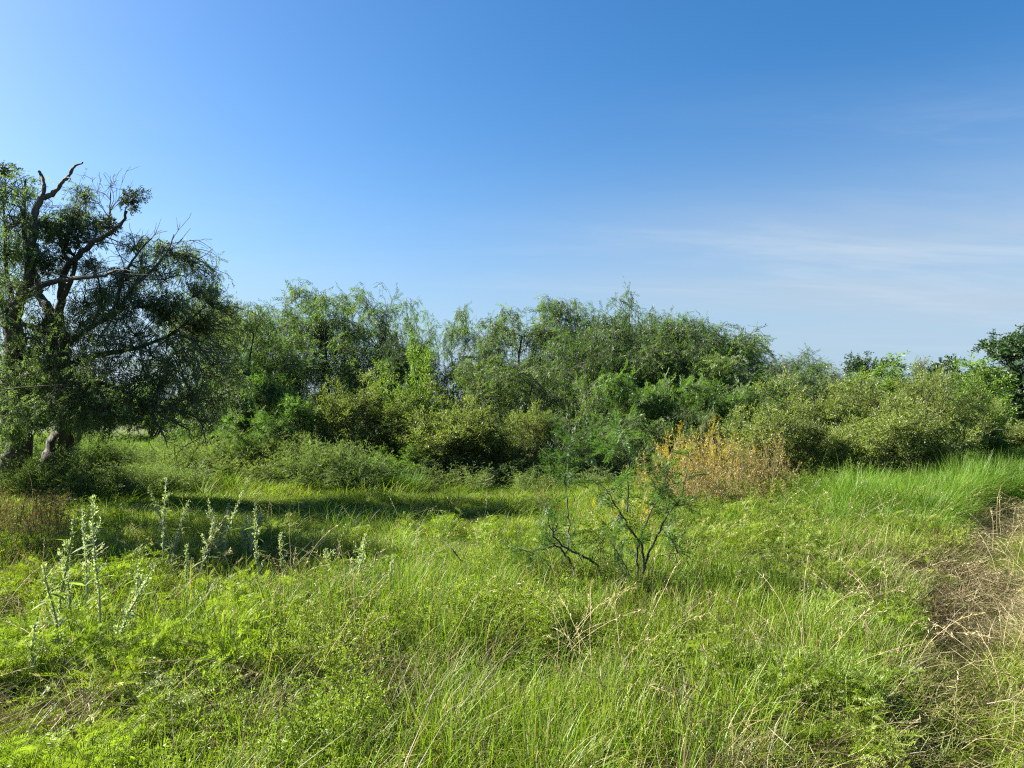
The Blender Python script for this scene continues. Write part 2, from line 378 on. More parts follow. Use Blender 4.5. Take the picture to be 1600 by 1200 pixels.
# ------------------------------------------------------------------ the two big old trees at the left
def old_tree(name, label, seed, limbs, clumps, d0, leafmat, base, twigs=20, sprays=7):
    """limbs: list of (pixel polyline [(px,py,d)], r0, r1, dead); clumps: (px, py, r_px, d)"""
    rng = np.random.default_rng(seed)
    b = np.array([base[0], base[1], gzf(*base) - .05])
    root = thing(name, label, 'tree', tuple(b))
    nodes, first = [], True
    dead = None
    gl = Geo(); gd = Geo(); gtr = Geo()
    for pl, r0, r1, kind in limbs:
        pts = smooth_line(np.array([at(*p) for p in pl]) - b, 5)
        n = len(pts); t = np.linspace(0, 1, n)
        pts[1:-1] += rng.normal(size=(n - 2, 3)) * r0 * .12
        rad = r0 + (r1 - r0) * t ** .8
        if kind == 'trunk': rad = rad * (1 + .45 * np.exp(-t * 9)); tubes(gtr, [(pts, rad)], 14, rng, .09)
        elif kind == 'dead': tubes(gd, [(pts, rad * (1 + .12 * rng.normal(size=n)))], 8, rng, .08)
        else:
            tubes(gl, [(pts, rad)], 9, rng, .06)
            for q in range(6):
                i0 = int(rng.uniform(.45, 1) * (n - 2)); dv = unit(pts[i0 + 1] - pts[i0]) * .7 + unit(rng.normal(size=3)) * .8 + np.array([0, 0, .25])
                tw = march(pts[i0], unit(dv), rng.uniform(.35, .9), 6, rng, .22, .03); tubes(gl, [(tw, np.linspace(min(.016, rad[i0] * .6), .004, 7))], 4, rng)
                for _ in range(2):
                    j0 = rng.integers(2, 6); t2 = march(tw[j0], unit(unit(tw[j0] - tw[j0 - 1]) + unit(rng.normal(size=3)) * .8), rng.uniform(.15, .4), 4, rng, .2, 0)
                    tubes(gl, [(t2, np.linspace(.006, .0025, 5))], 3, rng)
        if kind != 'dead': nodes += [(p, r) for p, r in zip(pts[2:], rad[2:])]
    NP = np.array([p for p, r in nodes]); NR = np.array([r for p, r in nodes])
    gw = Geo(); gf = Geo(); br = []
    PP, DD = [], []
    for (px, py, rp, d) in clumps:
        c = at(px, py, d) - b; rad = 1.22 * rp / FPX * d
        k = int(np.argmin(np.linalg.norm(NP - c, axis=1) + .25 * np.maximum(NP[:, 2] - c[2], 0)))
        a = NP[k]; mid = (a + c) / 2 + rng.normal(size=3) * .12 * np.linalg.norm(c - a)
        q = smooth_line(np.array([a, mid, c - np.array([0, 0, rad * .3])]), 4)
        br.append((q, np.linspace(min(NR[k] * .6, .035), .010, len(q))))
        tw_n, spn = (int(twigs * 1.9), sprays + 7) if px < -60 and d < 11.1 else (twigs, sprays)
        for _ in range(tw_n):
            u = unit(rng.normal(size=3)); e = c + u * rad * rng.uniform(.35, 1.1) * np.array([1.15, 1.15, .85])
            s = q[rng.integers(len(q) // 2, len(q))]
            m1 = (s + e) / 2 + rng.normal(size=3) * rad * .22 + np.array([0, 0, rad * .18])
            tw = smooth_line(np.array([s, m1, e, e + np.array([rng.normal() * .1, rng.normal() * .1, -rng.uniform(.08, .4)])]), 3)
            br.append((tw, np.linspace(.009, .003, len(tw))))
            ii = rng.integers(2, len(tw), spn); PP.append(tw[ii] + rng.normal(size=(spn, 3)) * .05)
            DD.append(unit(np.gradient(tw, axis=0)[ii]) * .45 + rng.normal(size=(spn, 3)) * .5 + np.array([0, 0, -.55]))
    tubes(gw, [x for x in br if len(x[0]) > 9 or True], 4, rng)
    P, D = np.concatenate(PP), np.concatenate(DD)
    sel = rng.integers(0, 3, len(P)); tb = np.clip(.5 + .35 * rng.normal(size=len(P)), 0, .96)
    for s in range(3):
        w = sel == s; stamp(gf, *SP_MESQN[s], P[w], frames(D[w], rng), rng.uniform(.6, 1.15, w.sum()), rng, .3, tb[w])
    link('trunk', gtr.mesh('trunk', M['bark'], True), root)
    link('limbs', gl.mesh('limbs', M['bark'], True), root)
    link('twigs', gw.mesh('twigs', M['twig'], True), root)
    link('crown', gf.mesh('crown', leafmat), root)
    if gd.n:
        dl = link('dead_limb', gd.mesh('dead_limb', M['deadwood'], True), root); dl['label'] = 'bare forked dead limb reaching above the crown'
    return root
T1D, T2D = 14.3, 17.0
c1 = [(-115, 440, 72, 9.0), (-160, 380, 72, 9.4), (-190, 470, 72, 8.8), (-220, 400, 72, 9.2), (-150, 520, 72, 8.7), (-250, 440, 72, 8.8), (-140, 320, 70, 9.8), (-120, 480, 66, 9.6), (-180, 430, 72, 9.0), (-130, 560, 66, 9.2), (-120, 390, 66, 10.2), (-110, 340, 60, 11), (-170, 300, 66, 10.4), (-105, 500, 60, 10.4),
      (-90, 400, 56, 12.8), (-140, 470, 60, 12), (-110, 320, 55, 13.0), (-180, 540, 60, 11.4), (-110, 580, 60, 11.6), (-200, 420, 60, 11.8), (-90, 520, 50, 12.2), (-80, 620, 50, 11.6), (-60, 270, 45, 13.6), (-40, 520, 45, 11.8), (-150, 400, 55, 11.4), (-60, 450, 45, 12),
      (10, 290, 38, 14.6), (35, 300, 30, 14.2), (-20, 320, 45, 14.5), (18, 345, 36, 14.0), (40, 350, 20, 14.8), (-5, 385, 40, 13.7), (28, 395, 26, 15), (-25, 430, 45, 14.5), (10, 440, 28, 15.2), (-50, 360, 45, 14.3),
      (-60, 480, 45, 14), (-40, 560, 45, 14.5), (5, 585, 34, 13.6), (-25, 620, 45, 14), (25, 630, 32, 13.3), (-45, 680, 40, 13.8), (10, 665, 26, 13.3), (55, 600, 34, 13.7), (70, 640, 28, 13.2), (80, 575, 32, 13.5), (45, 555, 22, 14.4), (78, 350, 18, 14.6), (62, 395, 20, 14), (125, 610, 34, 13.5), (110, 645, 30, 13.2)]
l1 = [([(6, 812, T1D), (14, 770, T1D), (26, 720, T1D), (27, 660, T1D), (21, 590, T1D), (22, 535, T1D), (16, 500, T1D)], .28, .16, 'trunk'),
      ([(18, 515, T1D), (30, 475, 14.2), (44, 435, 14.1), (50, 385, 14.0), (53, 340, 14.0)], .13, .068, 'limb'),
      ([(53, 350, 14.0), (57, 325, 14.0), (66, 309, 14.0), (82, 303, 14.0), (96, 287, 13.9), (108, 274, 13.9), (116, 260, 13.9), (129, 254, 13.8)], .075, .014, 'dead'),
      ([(58, 325, 14.0), (64, 313, 14.0), (69, 292, 14.0), (66, 277, 14.1), (61, 268, 14.1)], .055, .025, 'dead'),
      ([(104, 277, 13.9), (110, 279, 13.8), (107, 285, 13.8)], .018, .006, 'dead'),
      ([(-20, 445, 14.7), (-90, 440, 13.6), (-180, 480, 12.0), (-250, 500, 11.2), (-215, 450, 10.2), (-180, 430, 9.0)], .10, .03, 'limb'),
      ([(17, 510, T1D), (2, 480, 14.5), (-22, 440, 14.8), (-30, 380, 15), (-25, 320, 15)], .14, .05, 'limb'),
      ([(38, 462, 14.2), (58, 450, 13.9), (90, 438, 13.6), (125, 434, 13.3), (160, 431, 13.1), (185, 422, 13.0), (205, 424, 12.9)], .075, .008, 'limb'),
      ([(171, 364, 16.1), (170, 345, 16.2), (172, 322, 16.2), (173, 300, 16.1)], .03, .006, 'limb'),
      ([(170, 340, 16.2), (160, 325, 16.2), (152, 315, 16.2)], .012, .004, 'limb'),
      ([(171, 332, 16.2), (180, 318, 16.2), (187, 312, 16.2)], .012, .004, 'limb'),
      ([(172, 312, 16.2), (162, 302, 16.2), (152, 300, 16.2)], .009, .003, 'limb'),
      ([(50, 400, 14.0), (38, 370, 14.5), (38, 330, 14.6), (40, 280, 14.6)], .05, .018, 'limb'),
      ([(25, 600, T1D), (45, 585, 13.9), (85, 575, 13.5), (130, 600, 13.2)], .06, .02, 'limb'),
      ([(24, 560, T1D), (-10, 560, 14.4), (-45, 590, 14.2)], .07, .025, 'limb'),
      ([(20, 480, 14.2), (10, 420, 14.6), (8, 360, 14.6), (2, 300, 14.6)], .06, .015, 'limb')]
B1 = at(10, 800, T1D)[:2]
old_tree('mesquite_tree', 'old leaning tree with thick dark trunk and bare forked dead limb above crown', 11, l1, c1, T1D, M['old_mesq'], B1)
c2 = [(130, 470, 28, 16.5), (122, 502, 30, 16.5), (168, 500, 30, 16), (182, 442, 24, 16.3), (62, 500, 26, 16.8), (110, 528, 34, 16.2), (70, 540, 30, 16.5), (40, 522, 24, 16), (30, 455, 22, 15.5), (92, 408, 20, 16.8), (137, 412, 18, 16.6), (155, 455, 20, 16.6),
      (352, 545, 30, 17.5), (372, 600, 30, 17.6), (365, 480, 24, 17.6), (340, 625, 30, 17), (300, 608, 36, 15.8), (255, 590, 36, 15.6), (205, 590, 36, 15.4), (150, 585, 36, 15.4), (285, 555, 34, 15.8), (235, 545, 34, 15.6), (185, 545, 34, 15.6), (335, 560, 30, 16.2), (270, 470, 30, 16), (215, 470, 30, 16),
      (80, 345, 18, 17), (110, 335, 16, 16.8), (132, 330, 26, 16.6), (128, 300, 15, 16.8), (150, 355, 18, 16.5), (215, 384, 22, 16.5), (246, 388, 24, 16.8), (274, 398, 24, 17.2), (305, 404, 24, 16.8), (322, 425, 22, 17.2),
      (262, 430, 34, 16.2), (228, 428, 28, 17), (300, 452, 30, 16.6), (196, 432, 22, 16.5), (190, 474, 30, 16), (240, 470, 34, 16.5), (286, 492, 34, 17), (332, 470, 28, 16.5), (160, 480, 24, 16.6), (212, 512, 38, 16), (260, 532, 38, 16.5), (312, 530, 34, 17), (150, 528, 34, 16), (345, 510, 24, 17.5),
      (110, 560, 36, 16.3), (172, 565, 40, 15.7), (230, 575, 42, 16), (290, 582, 40, 16.5), (140, 610, 38, 15.8), (196, 622, 36, 15.5), (250, 622, 36, 16), (100, 628, 30, 16.5), (165, 646, 26, 15.5), (222, 645, 24, 15.8), (318, 610, 36, 16.8), (345, 580, 28, 17.2), (285, 640, 26, 16.3), (330, 650, 26, 16.6), (128, 648, 28, 16.2)]
l2 = [([(82, 776, T2D), (86, 740, T2D), (92, 705, T2D), (104, 672, T2D), (108, 630, T2D), (98, 580, T2D), (90, 535, T2D), (84, 505, T2D)], .27, .18, 'trunk'),
      ([(84, 515, T2D), (72, 478, 17.2), (60, 455, 17.4), (54, 420, 17.6), (58, 380, 17.6)], .12, .04, 'limb'),
      ([(88, 515, T2D), (94, 485, 16.8), (96, 450, 16.7), (106, 415, 16.6), (128, 394, 16.4), (152, 374, 16.2), (176, 360, 16), (190, 347, 16), (198, 330, 15.9)], .095, .022, 'limb'),
      ([(96, 470, 16.8), (110, 440, 16.5), (118, 405, 16.7), (98, 385, 16.8), (88, 360, 17)], .06, .015, 'limb'),
      ([(112, 412, 16.6), (98, 388, 17), (112, 350, 17), (118, 320, 17)], .05, .012, 'limb'),
      ([(142, 512, 16.4), (158, 470, 16.5), (153, 435, 16.6), (142, 405, 16.5), (139, 388, 16.5)], .028, .006, 'limb'),
      ([(92, 545, T2D), (130, 520, 16.6), (175, 490, 16.3), (215, 440, 16.2), (222, 395, 16.3)], .075, .012, 'limb'),
      ([(178, 490, 16.3), (190, 440, 16.3), (212, 400, 16.3), (238, 372, 16.2)], .045, .008, 'limb'),
      ([(215, 442, 16.2), (240, 420, 16.4), (262, 392, 16.6), (272, 366, 16.6)], .035, .008, 'limb'),
      ([(98, 575, T2D), (150, 555, 16.4), (210, 545, 16.2), (270, 520, 16.4), (320, 480, 16.6)], .075, .012, 'limb'),
      ([(104, 610, T2D), (150, 600, 16.2), (200, 615, 15.8), (255, 650, 15.6), (295, 672, 15.5)], .06, .012, 'limb'),
      ([(230, 632, 15.7), (270, 640, 15.7), (310, 655, 15.8), (322, 690, 15.9)], .03, .006, 'limb'),
      ([(215, 625, 15.8), (250, 668, 15.5), (262, 700, 15.4)], .022, .006, 'limb'),
      ([(106, 620, T2D), (150, 640, 16), (172, 662, 15.8), (168, 690, 15.7)], .04, .006, 'limb'),
      ([(90, 540, T2D), (60, 515, 17.3), (35, 505, 17.4), (10, 470, 17.5)], .09, .03, 'limb')]
FWD = 2.2
c2 = [(a, b_, r, d - FWD) for a, b_, r, d in c2]
l2 = [([(a, b_, d - FWD) for a, b_, d in pl], r0, r1, k) for pl, r0, r1, k in l2]
B2 = at(84, 772, T2D - FWD)[:2]
old_tree('mesquite_tree', 'spreading tree with long low boughs right of the leaning trunk', 12, l2, c2, T2D, M['old_mesq'], B2, 18, 6)

# mistletoe clumps lodged in the two trees
mist = [((206, 312, 15.9), 19, 'round dark mistletoe clump on the bare bough tip above the crown'),
        ((106, 372, 16.4), 32, 'largest dark mistletoe clump beside the upright limb below the dead fork'),
        ((166, 352, 16.1), 17, 'dark mistletoe clump on the bough just below its tip'),
        ((252, 488, 16.0), 26, 'dark mistletoe clump hanging within the right side of the spreading tree'),
        ((72, 412, 14.0), 22, 'dark mistletoe clump close against the upright limb'),
        ((318, 505, 16.6), 24, 'dark mistletoe clump at the outer right end of the low crown'),
        ((5, 268, 14.6), 18, 'dark mistletoe clump at the top left of the leaning tree')]
for k, (c, rp, lab) in enumerate(mist):
    if c[2] > 15.5: c = (c[0], c[1], c[2] - FWD)
    rng = np.random.default_rng(70 + k); rad = rp / FPX * c[2]; ctr = at(*c)
    g = Geo(); rad *= .92; n = int(330 * (rad / .3) ** 2)
    u = unit(rng.normal(size=(n, 3))); P = u * rad * (rng.random((n, 1)) ** .6) * rng.uniform(.75, 1.2, (n, 1)) * np.array([1.1, 1, .85])
    P += .25 * rad * np.sin(P[:, [1, 2, 0]] * 9 / rad * .3 + k)
    w = rng.integers(0, 3, n)
    for s in range(3): stamp(g, *SP_BROAD[s], P[w == s], frames(u[w == s] + .6 * rng.normal(size=((w == s).sum(), 3)), rng), rng.uniform(.35, .6, (w == s).sum()), rng)
    gt = Geo(); tubes(gt, [(np.array([[0, 0, -rad * .4], u[q] * rad * .4, u[q] * rad * .85]), np.array([.012, .008, .004])) for q in range(14)], 4, rng)
    t = thing('mistletoe', lab, 'mistletoe', tuple(ctr), 'mistletoe clumps in the old trees')
    link('foliage', g.mesh('foliage', M['mistletoe']), t); link('stems', gt.mesh('stems', M['twig']), t)

# ------------------------------------------------------------------ generic plant builder (trees and shrubs of the thicket)
def plant(seed, H, ns, spread, levels, kids, ratio, sprays, S, leafmat, barkmat, droop, r0, wob=.16, size=(.8, 1.25), ang=48, up=.06, start=.35, leaf_from=None, tipdroop=0.0, sides=6):
    """two meshes (wood, leaves) of a plant about H tall standing at the origin"""
    rng = np.random.default_rng(seed)
    L0 = H * .62; br, cur = [], []
    for s in range(ns):
        az = 2 * np.pi * (s + rng.random() * .7) / ns; tilt = R(spread) * rng.uniform(.35, 1.1)
        d = np.array([math.sin(tilt) * math.cos(az), math.sin(tilt) * math.sin(az), math.cos(tilt)])
        p0 = np.array([math.cos(az), math.sin(az), 0]) * r0 * (1.2 if ns > 1 else 0) - np.array([0, 0, .05])
        L = L0 * rng.uniform(.6, 1.35)
        pts = march(p0, d, L, 7, rng, wob * .7, up)
        cur.append((pts, r0 * rng.uniform(.75, 1.1), L)); br.append((pts, np.linspace(cur[-1][1], r0 * .35, len(pts)), 0))
    for lv in range(1, levels + 1):
        nxt = []
        for pts, r, L in cur:
            for k in range(kids[lv - 1]):
                t = start + (1 - start) * (k + rng.random()) / kids[lv - 1]
                f = t * (len(pts) - 1); i0 = min(int(f), len(pts) - 2); p = pts[i0] + (pts[i0 + 1] - pts[i0]) * (f - i0)
                d = unit(pts[i0 + 1] - pts[i0]); s = unit(np.cross(d, rng.normal(size=3)))
                a = R(ang) * rng.uniform(.5, 1.25); dd = d * math.cos(a) + s * math.sin(a)
                l = L * ratio * rng.uniform(.6, 1.15) * (1.15 - .5 * t)
                last = lv == levels
                q = march(p, dd, l, 5 if not last else 4, rng, wob, (up if not last else -tipdroop))
                rr = max(r * .5 * (1.1 - .5 * t), .004)
                nxt.append((q, rr, l)); br.append((q, np.linspace(rr, max(rr * .35, .003), len(q)), lv))
        cur = nxt
    gw, gf = Geo(), Geo()
    for lv in range(levels + 1):
        tubes(gw, [(b[0], b[1]) for b in br if b[2] == lv], sides if lv == 0 else (5 if lv == 1 else 3), rng, .05 if lv == 0 else 0)
    leafy = [b for b in br if b[2] >= (levels if leaf_from is None else leaf_from)]
    PP, DD = [], []
    for b in leafy:
        m = rng.poisson(sprays); 
        if m == 0: continue
        f = (.2 + .8 * rng.random(m)) * (len(b[0]) - 1.001); i0 = f.astype(int)
        PP.append(b[0][i0] + (b[0][i0 + 1] - b[0][i0]) * (f - i0)[:, None])
        DD.append(unit(b[0][i0 + 1] - b[0][i0]) * .6 + rng.normal(size=(m, 3)) * .5 + np.array([0, 0, -droop]))
    P, D = np.concatenate(PP), np.concatenate(DD)
    tb = np.clip(.5 + .3 * rng.normal(size=len(P)) + .12 * np.sin(P[:, 0] * 3 + seed) * np.sin(P[:, 2] * 4), 0, 1)
    sel = rng.integers(0, 3, len(P))
    for s in range(3):
        w = sel == s; stamp(gf, *S[s], P[w], frames(D[w], rng), rng.uniform(size[0], size[1], w.sum()), rng, .3, tb[w])
    top = np.percentile(P[:, 2], 99.2); wid = np.percentile(np.abs(P[:, 0]), 97) * 2
    return dict(wood=gw.mesh('stems', barkmat, True), leaf=gf.mesh('foliage', leafmat), h=top, w=wid)
def crown_plant(seed, H, Wd, nst, ncl, cr, twigs, sprays, S, leafmat, barkmat, r0, zlo=.3, droop=.5, size=(.8, 1.2), tip=.25, shell=.55, zmid=.58, lean=0.0):
    """plant whose crown is many leaf clumps on limbs, with gaps between the clumps"""
    rng = np.random.default_rng(seed); gw, gf = Geo(), Geo()
    stems, ND, NR = [], [], []
    for k in range(nst):
        az = 6.28 * (k + .6 * rng.random()) / nst; tl = rng.uniform(.10, .42) * (1 if nst > 1 else .4)
        p = march([1.3 * r0 * math.cos(az) * (nst > 1), 1.3 * r0 * math.sin(az) * (nst > 1), -.06], [math.sin(tl) * math.cos(az) + lean, math.sin(tl) * math.sin(az), math.cos(tl)], H * rng.uniform(.62, .8), 8, rng, .13, .05)
        r = np.linspace(r0 * rng.uniform(.75, 1.1), r0 * .25, 9); stems.append((p, r)); ND += list(p[2:]); NR += list(r[2:])
    tubes(gw, stems, 7, rng, .05); ND, NR = np.array(ND), np.array(NR)
    C, tries = [], 0; ph = rng.random(4) * 6.28
    while len(C) < ncl and tries < 4000:
        tries += 1; z = rng.uniform(zlo, .97); az = rng.random() * 6.28
        h = (z - zmid) / (1.02 - zmid if z > zmid else zmid - zlo + .25)
        env = Wd / 2 * math.sqrt(max(0, 1 - h * h)) * (.85 + .18 * math.sin(2 * az + ph[0]) + .13 * math.sin(3 * az + ph[1] + 4 * z))
        r = env * rng.random() ** shell
        c = np.array([r * math.cos(az) + lean * H * z, r * math.sin(az), z * H - cr * .5])
        if all(np.linalg.norm(c - q) > cr * .8 for q in C): C.append(c)
    br, PP, DD = [], [], []; cb = rng.normal(size=len(C)) * .12
    TB = []
    for ci, c in enumerate(C):
        k = int(np.argmin(np.linalg.norm(ND - c, axis=1) + .5 * np.maximum(ND[:, 2] - c[2] + cr * .3, 0)))
        mid = (ND[k] + c) / 2 + rng.normal(size=3) * .13 * np.linalg.norm(c - ND[k]); rad = cr * rng.uniform(.65, 1.2)
        q = smooth_line(np.array([ND[k], mid, c]), 3); br.append((q, np.linspace(max(NR[k] * .45, .008), .006, len(q))))
        for _ in range(twigs):
            u = unit(rng.normal(size=3)); e = c + u * rad * rng.uniform(.4, 1.15) * np.array([1.15, 1.15, .9])
            st = q[rng.integers(len(q) // 2, len(q))]
            tw = smooth_line(np.array([st, (st + e) / 2 + rng.normal(size=3) * rad * .15 + np.array([0, 0, rad * .15]), e, e + np.array([rng.normal() * .12, rng.normal() * .12, -tip * rng.uniform(.2, 1.2)]) * cr]), 2)
            br.append((tw, np.linspace(.006, .0025, len(tw))))
            m = rng.poisson(sprays); ii = rng.integers(1, len(tw), m)
            PP.append(tw[ii] + rng.normal(size=(m, 3)) * .05 * cr); DD.append(unit(np.gradient(tw, axis=0)[ii]) * .5 + rng.normal(size=(m, 3)) * .5 + np.array([0, 0, -droop]))
            TB.append(np.full(m, cb[ci]))
    tubes(gw, br, 3, rng)
    P, D, TB = np.concatenate(PP), np.concatenate(DD), np.concatenate(TB)
    tb = np.clip(.5 + .28 * rng.normal(size=len(P)) + TB, 0, 1); sel = rng.integers(0, 3, len(P))
    for k in range(3):
        w = sel == k; stamp(gf, *S[k], P[w], frames(D[w], rng), rng.uniform(size[0], size[1], w.sum()), rng, .3, tb[w])
    return dict(wood=gw.mesh('stems', barkmat, True), leaf=gf.mesh('foliage', leafmat), h=np.percentile(P[:, 2], 99.2), w=np.percentile(np.abs(P[:, 0]), 97) * 2)
PROTO = dict(
    mesq=[crown_plant(100 + k, 4.6, 3.6, 3, 28, .55, 15, 6, SP_MESQ, M['mesquite'], M['bark'], .075, .28, .6, tip=.7) for k in range(4)],
    dark=[crown_plant(130 + k, 4.4, 3.9, 3, 36, .55, 15, 6, SP_MESQ, M['mesq_dark'], M['bark'], .07, .15, .45, tip=.5) for k in range(3)],
    wispy=[crown_plant(150 + k, 4.2, 2.2, 2, 15, .42, 12, 5, SP_MESQ, M['mesquite'], M['bark'], .05, .4, .8, tip=1.0, lean=.12) for k in range(2)],
    feather=[crown_plant(170 + k, 2.4, 2.2, 5, 24, .36, 12, 6, SP_FEATHER, M['feather'], M['twig'], .022, .05, .15, (.5, .85), tip=.2) for k in range(3)],
    willow=[plant(190 + k, 2.4, 10, 30, 2, (6, 5), .50, 4.6, SP_WILLOW, M['willow'], M['twig'], -.15, .017, up=.08, start=.38, wob=.17, leaf_from=1, size=(.55, 1.0)) for k in range(4)],
    bright=[plant(210 + k, 2.4, 8, 30, 2, (7, 5), .48, 8, SP_WILLOW, M['bright'], M['twig'], -.05, .018, up=.08, start=.2, leaf_from=1, size=(.6, 1.0)) for k in range(2)],
    round=[crown_plant(230 + k, 2.0, 2.3, 6, 28, .34, 11, 6, SP_MESQ, M['mesquite'], M['twig'], .018, .02, .15, (.5, .85), tip=.3) for k in range(3)],
    broad=[crown_plant(250 + k, 4.4, 4.2, 3, 34, .55, 15, 7, SP_BROAD, M['broad'], M['bark'], .09, .2, .1, (1.1, 1.6), tip=.1) for k in range(1)],
)
NAMES = dict(mesq=('mesquite_tree', 'tree', 'trunk', 'crown'), dark=('mesquite_tree', 'tree', 'trunk', 'crown'), wispy=('mesquite_tree', 'tree', 'trunk', 'crown'),
             broad=('broadleaf_tree', 'tree', 'trunk', 'crown'), feather=('feathery_shrub', 'shrub', 'stems', 'foliage'), willow=('willowy_shrub', 'shrub', 'stems', 'foliage'),
             bright=('leafy_shrub', 'shrub', 'stems', 'foliage'), round=('bushy_shrub', 'shrub', 'stems', 'foliage'))
prng = random.Random(5)
def place(kind, v, px, top, wpx, d, label, group):
    P = PROTO[kind][v % len(PROTO[kind])]
    nm, cat, wn_, ln_ = NAMES[kind]
    c = at(px, 640, d); x, y = c[0], d
    z = gzf(x, y); h = at(px, top, d)[2] - z
    sz = h / P['h']; sx = (wpx / FPX * d) / P['w']
    sx = min(max(sx, sz * .55), sz * 1.7)
    t = thing(nm, label, cat, (x, y, z), group, prng.uniform(0, 6.28), (sx, sx, sz))
    link(wn_, P['wood'], t); link(ln_, P['leaf'], t)
    return t
GD, GB, GM, GR, GF = 'sunlit trees far behind the old trees', 'trees along the back of the thicket', 'shrubs packed in the middle of the thicket', 'willowy shrubs on the right side', 'low bushes along the front of the thicket'
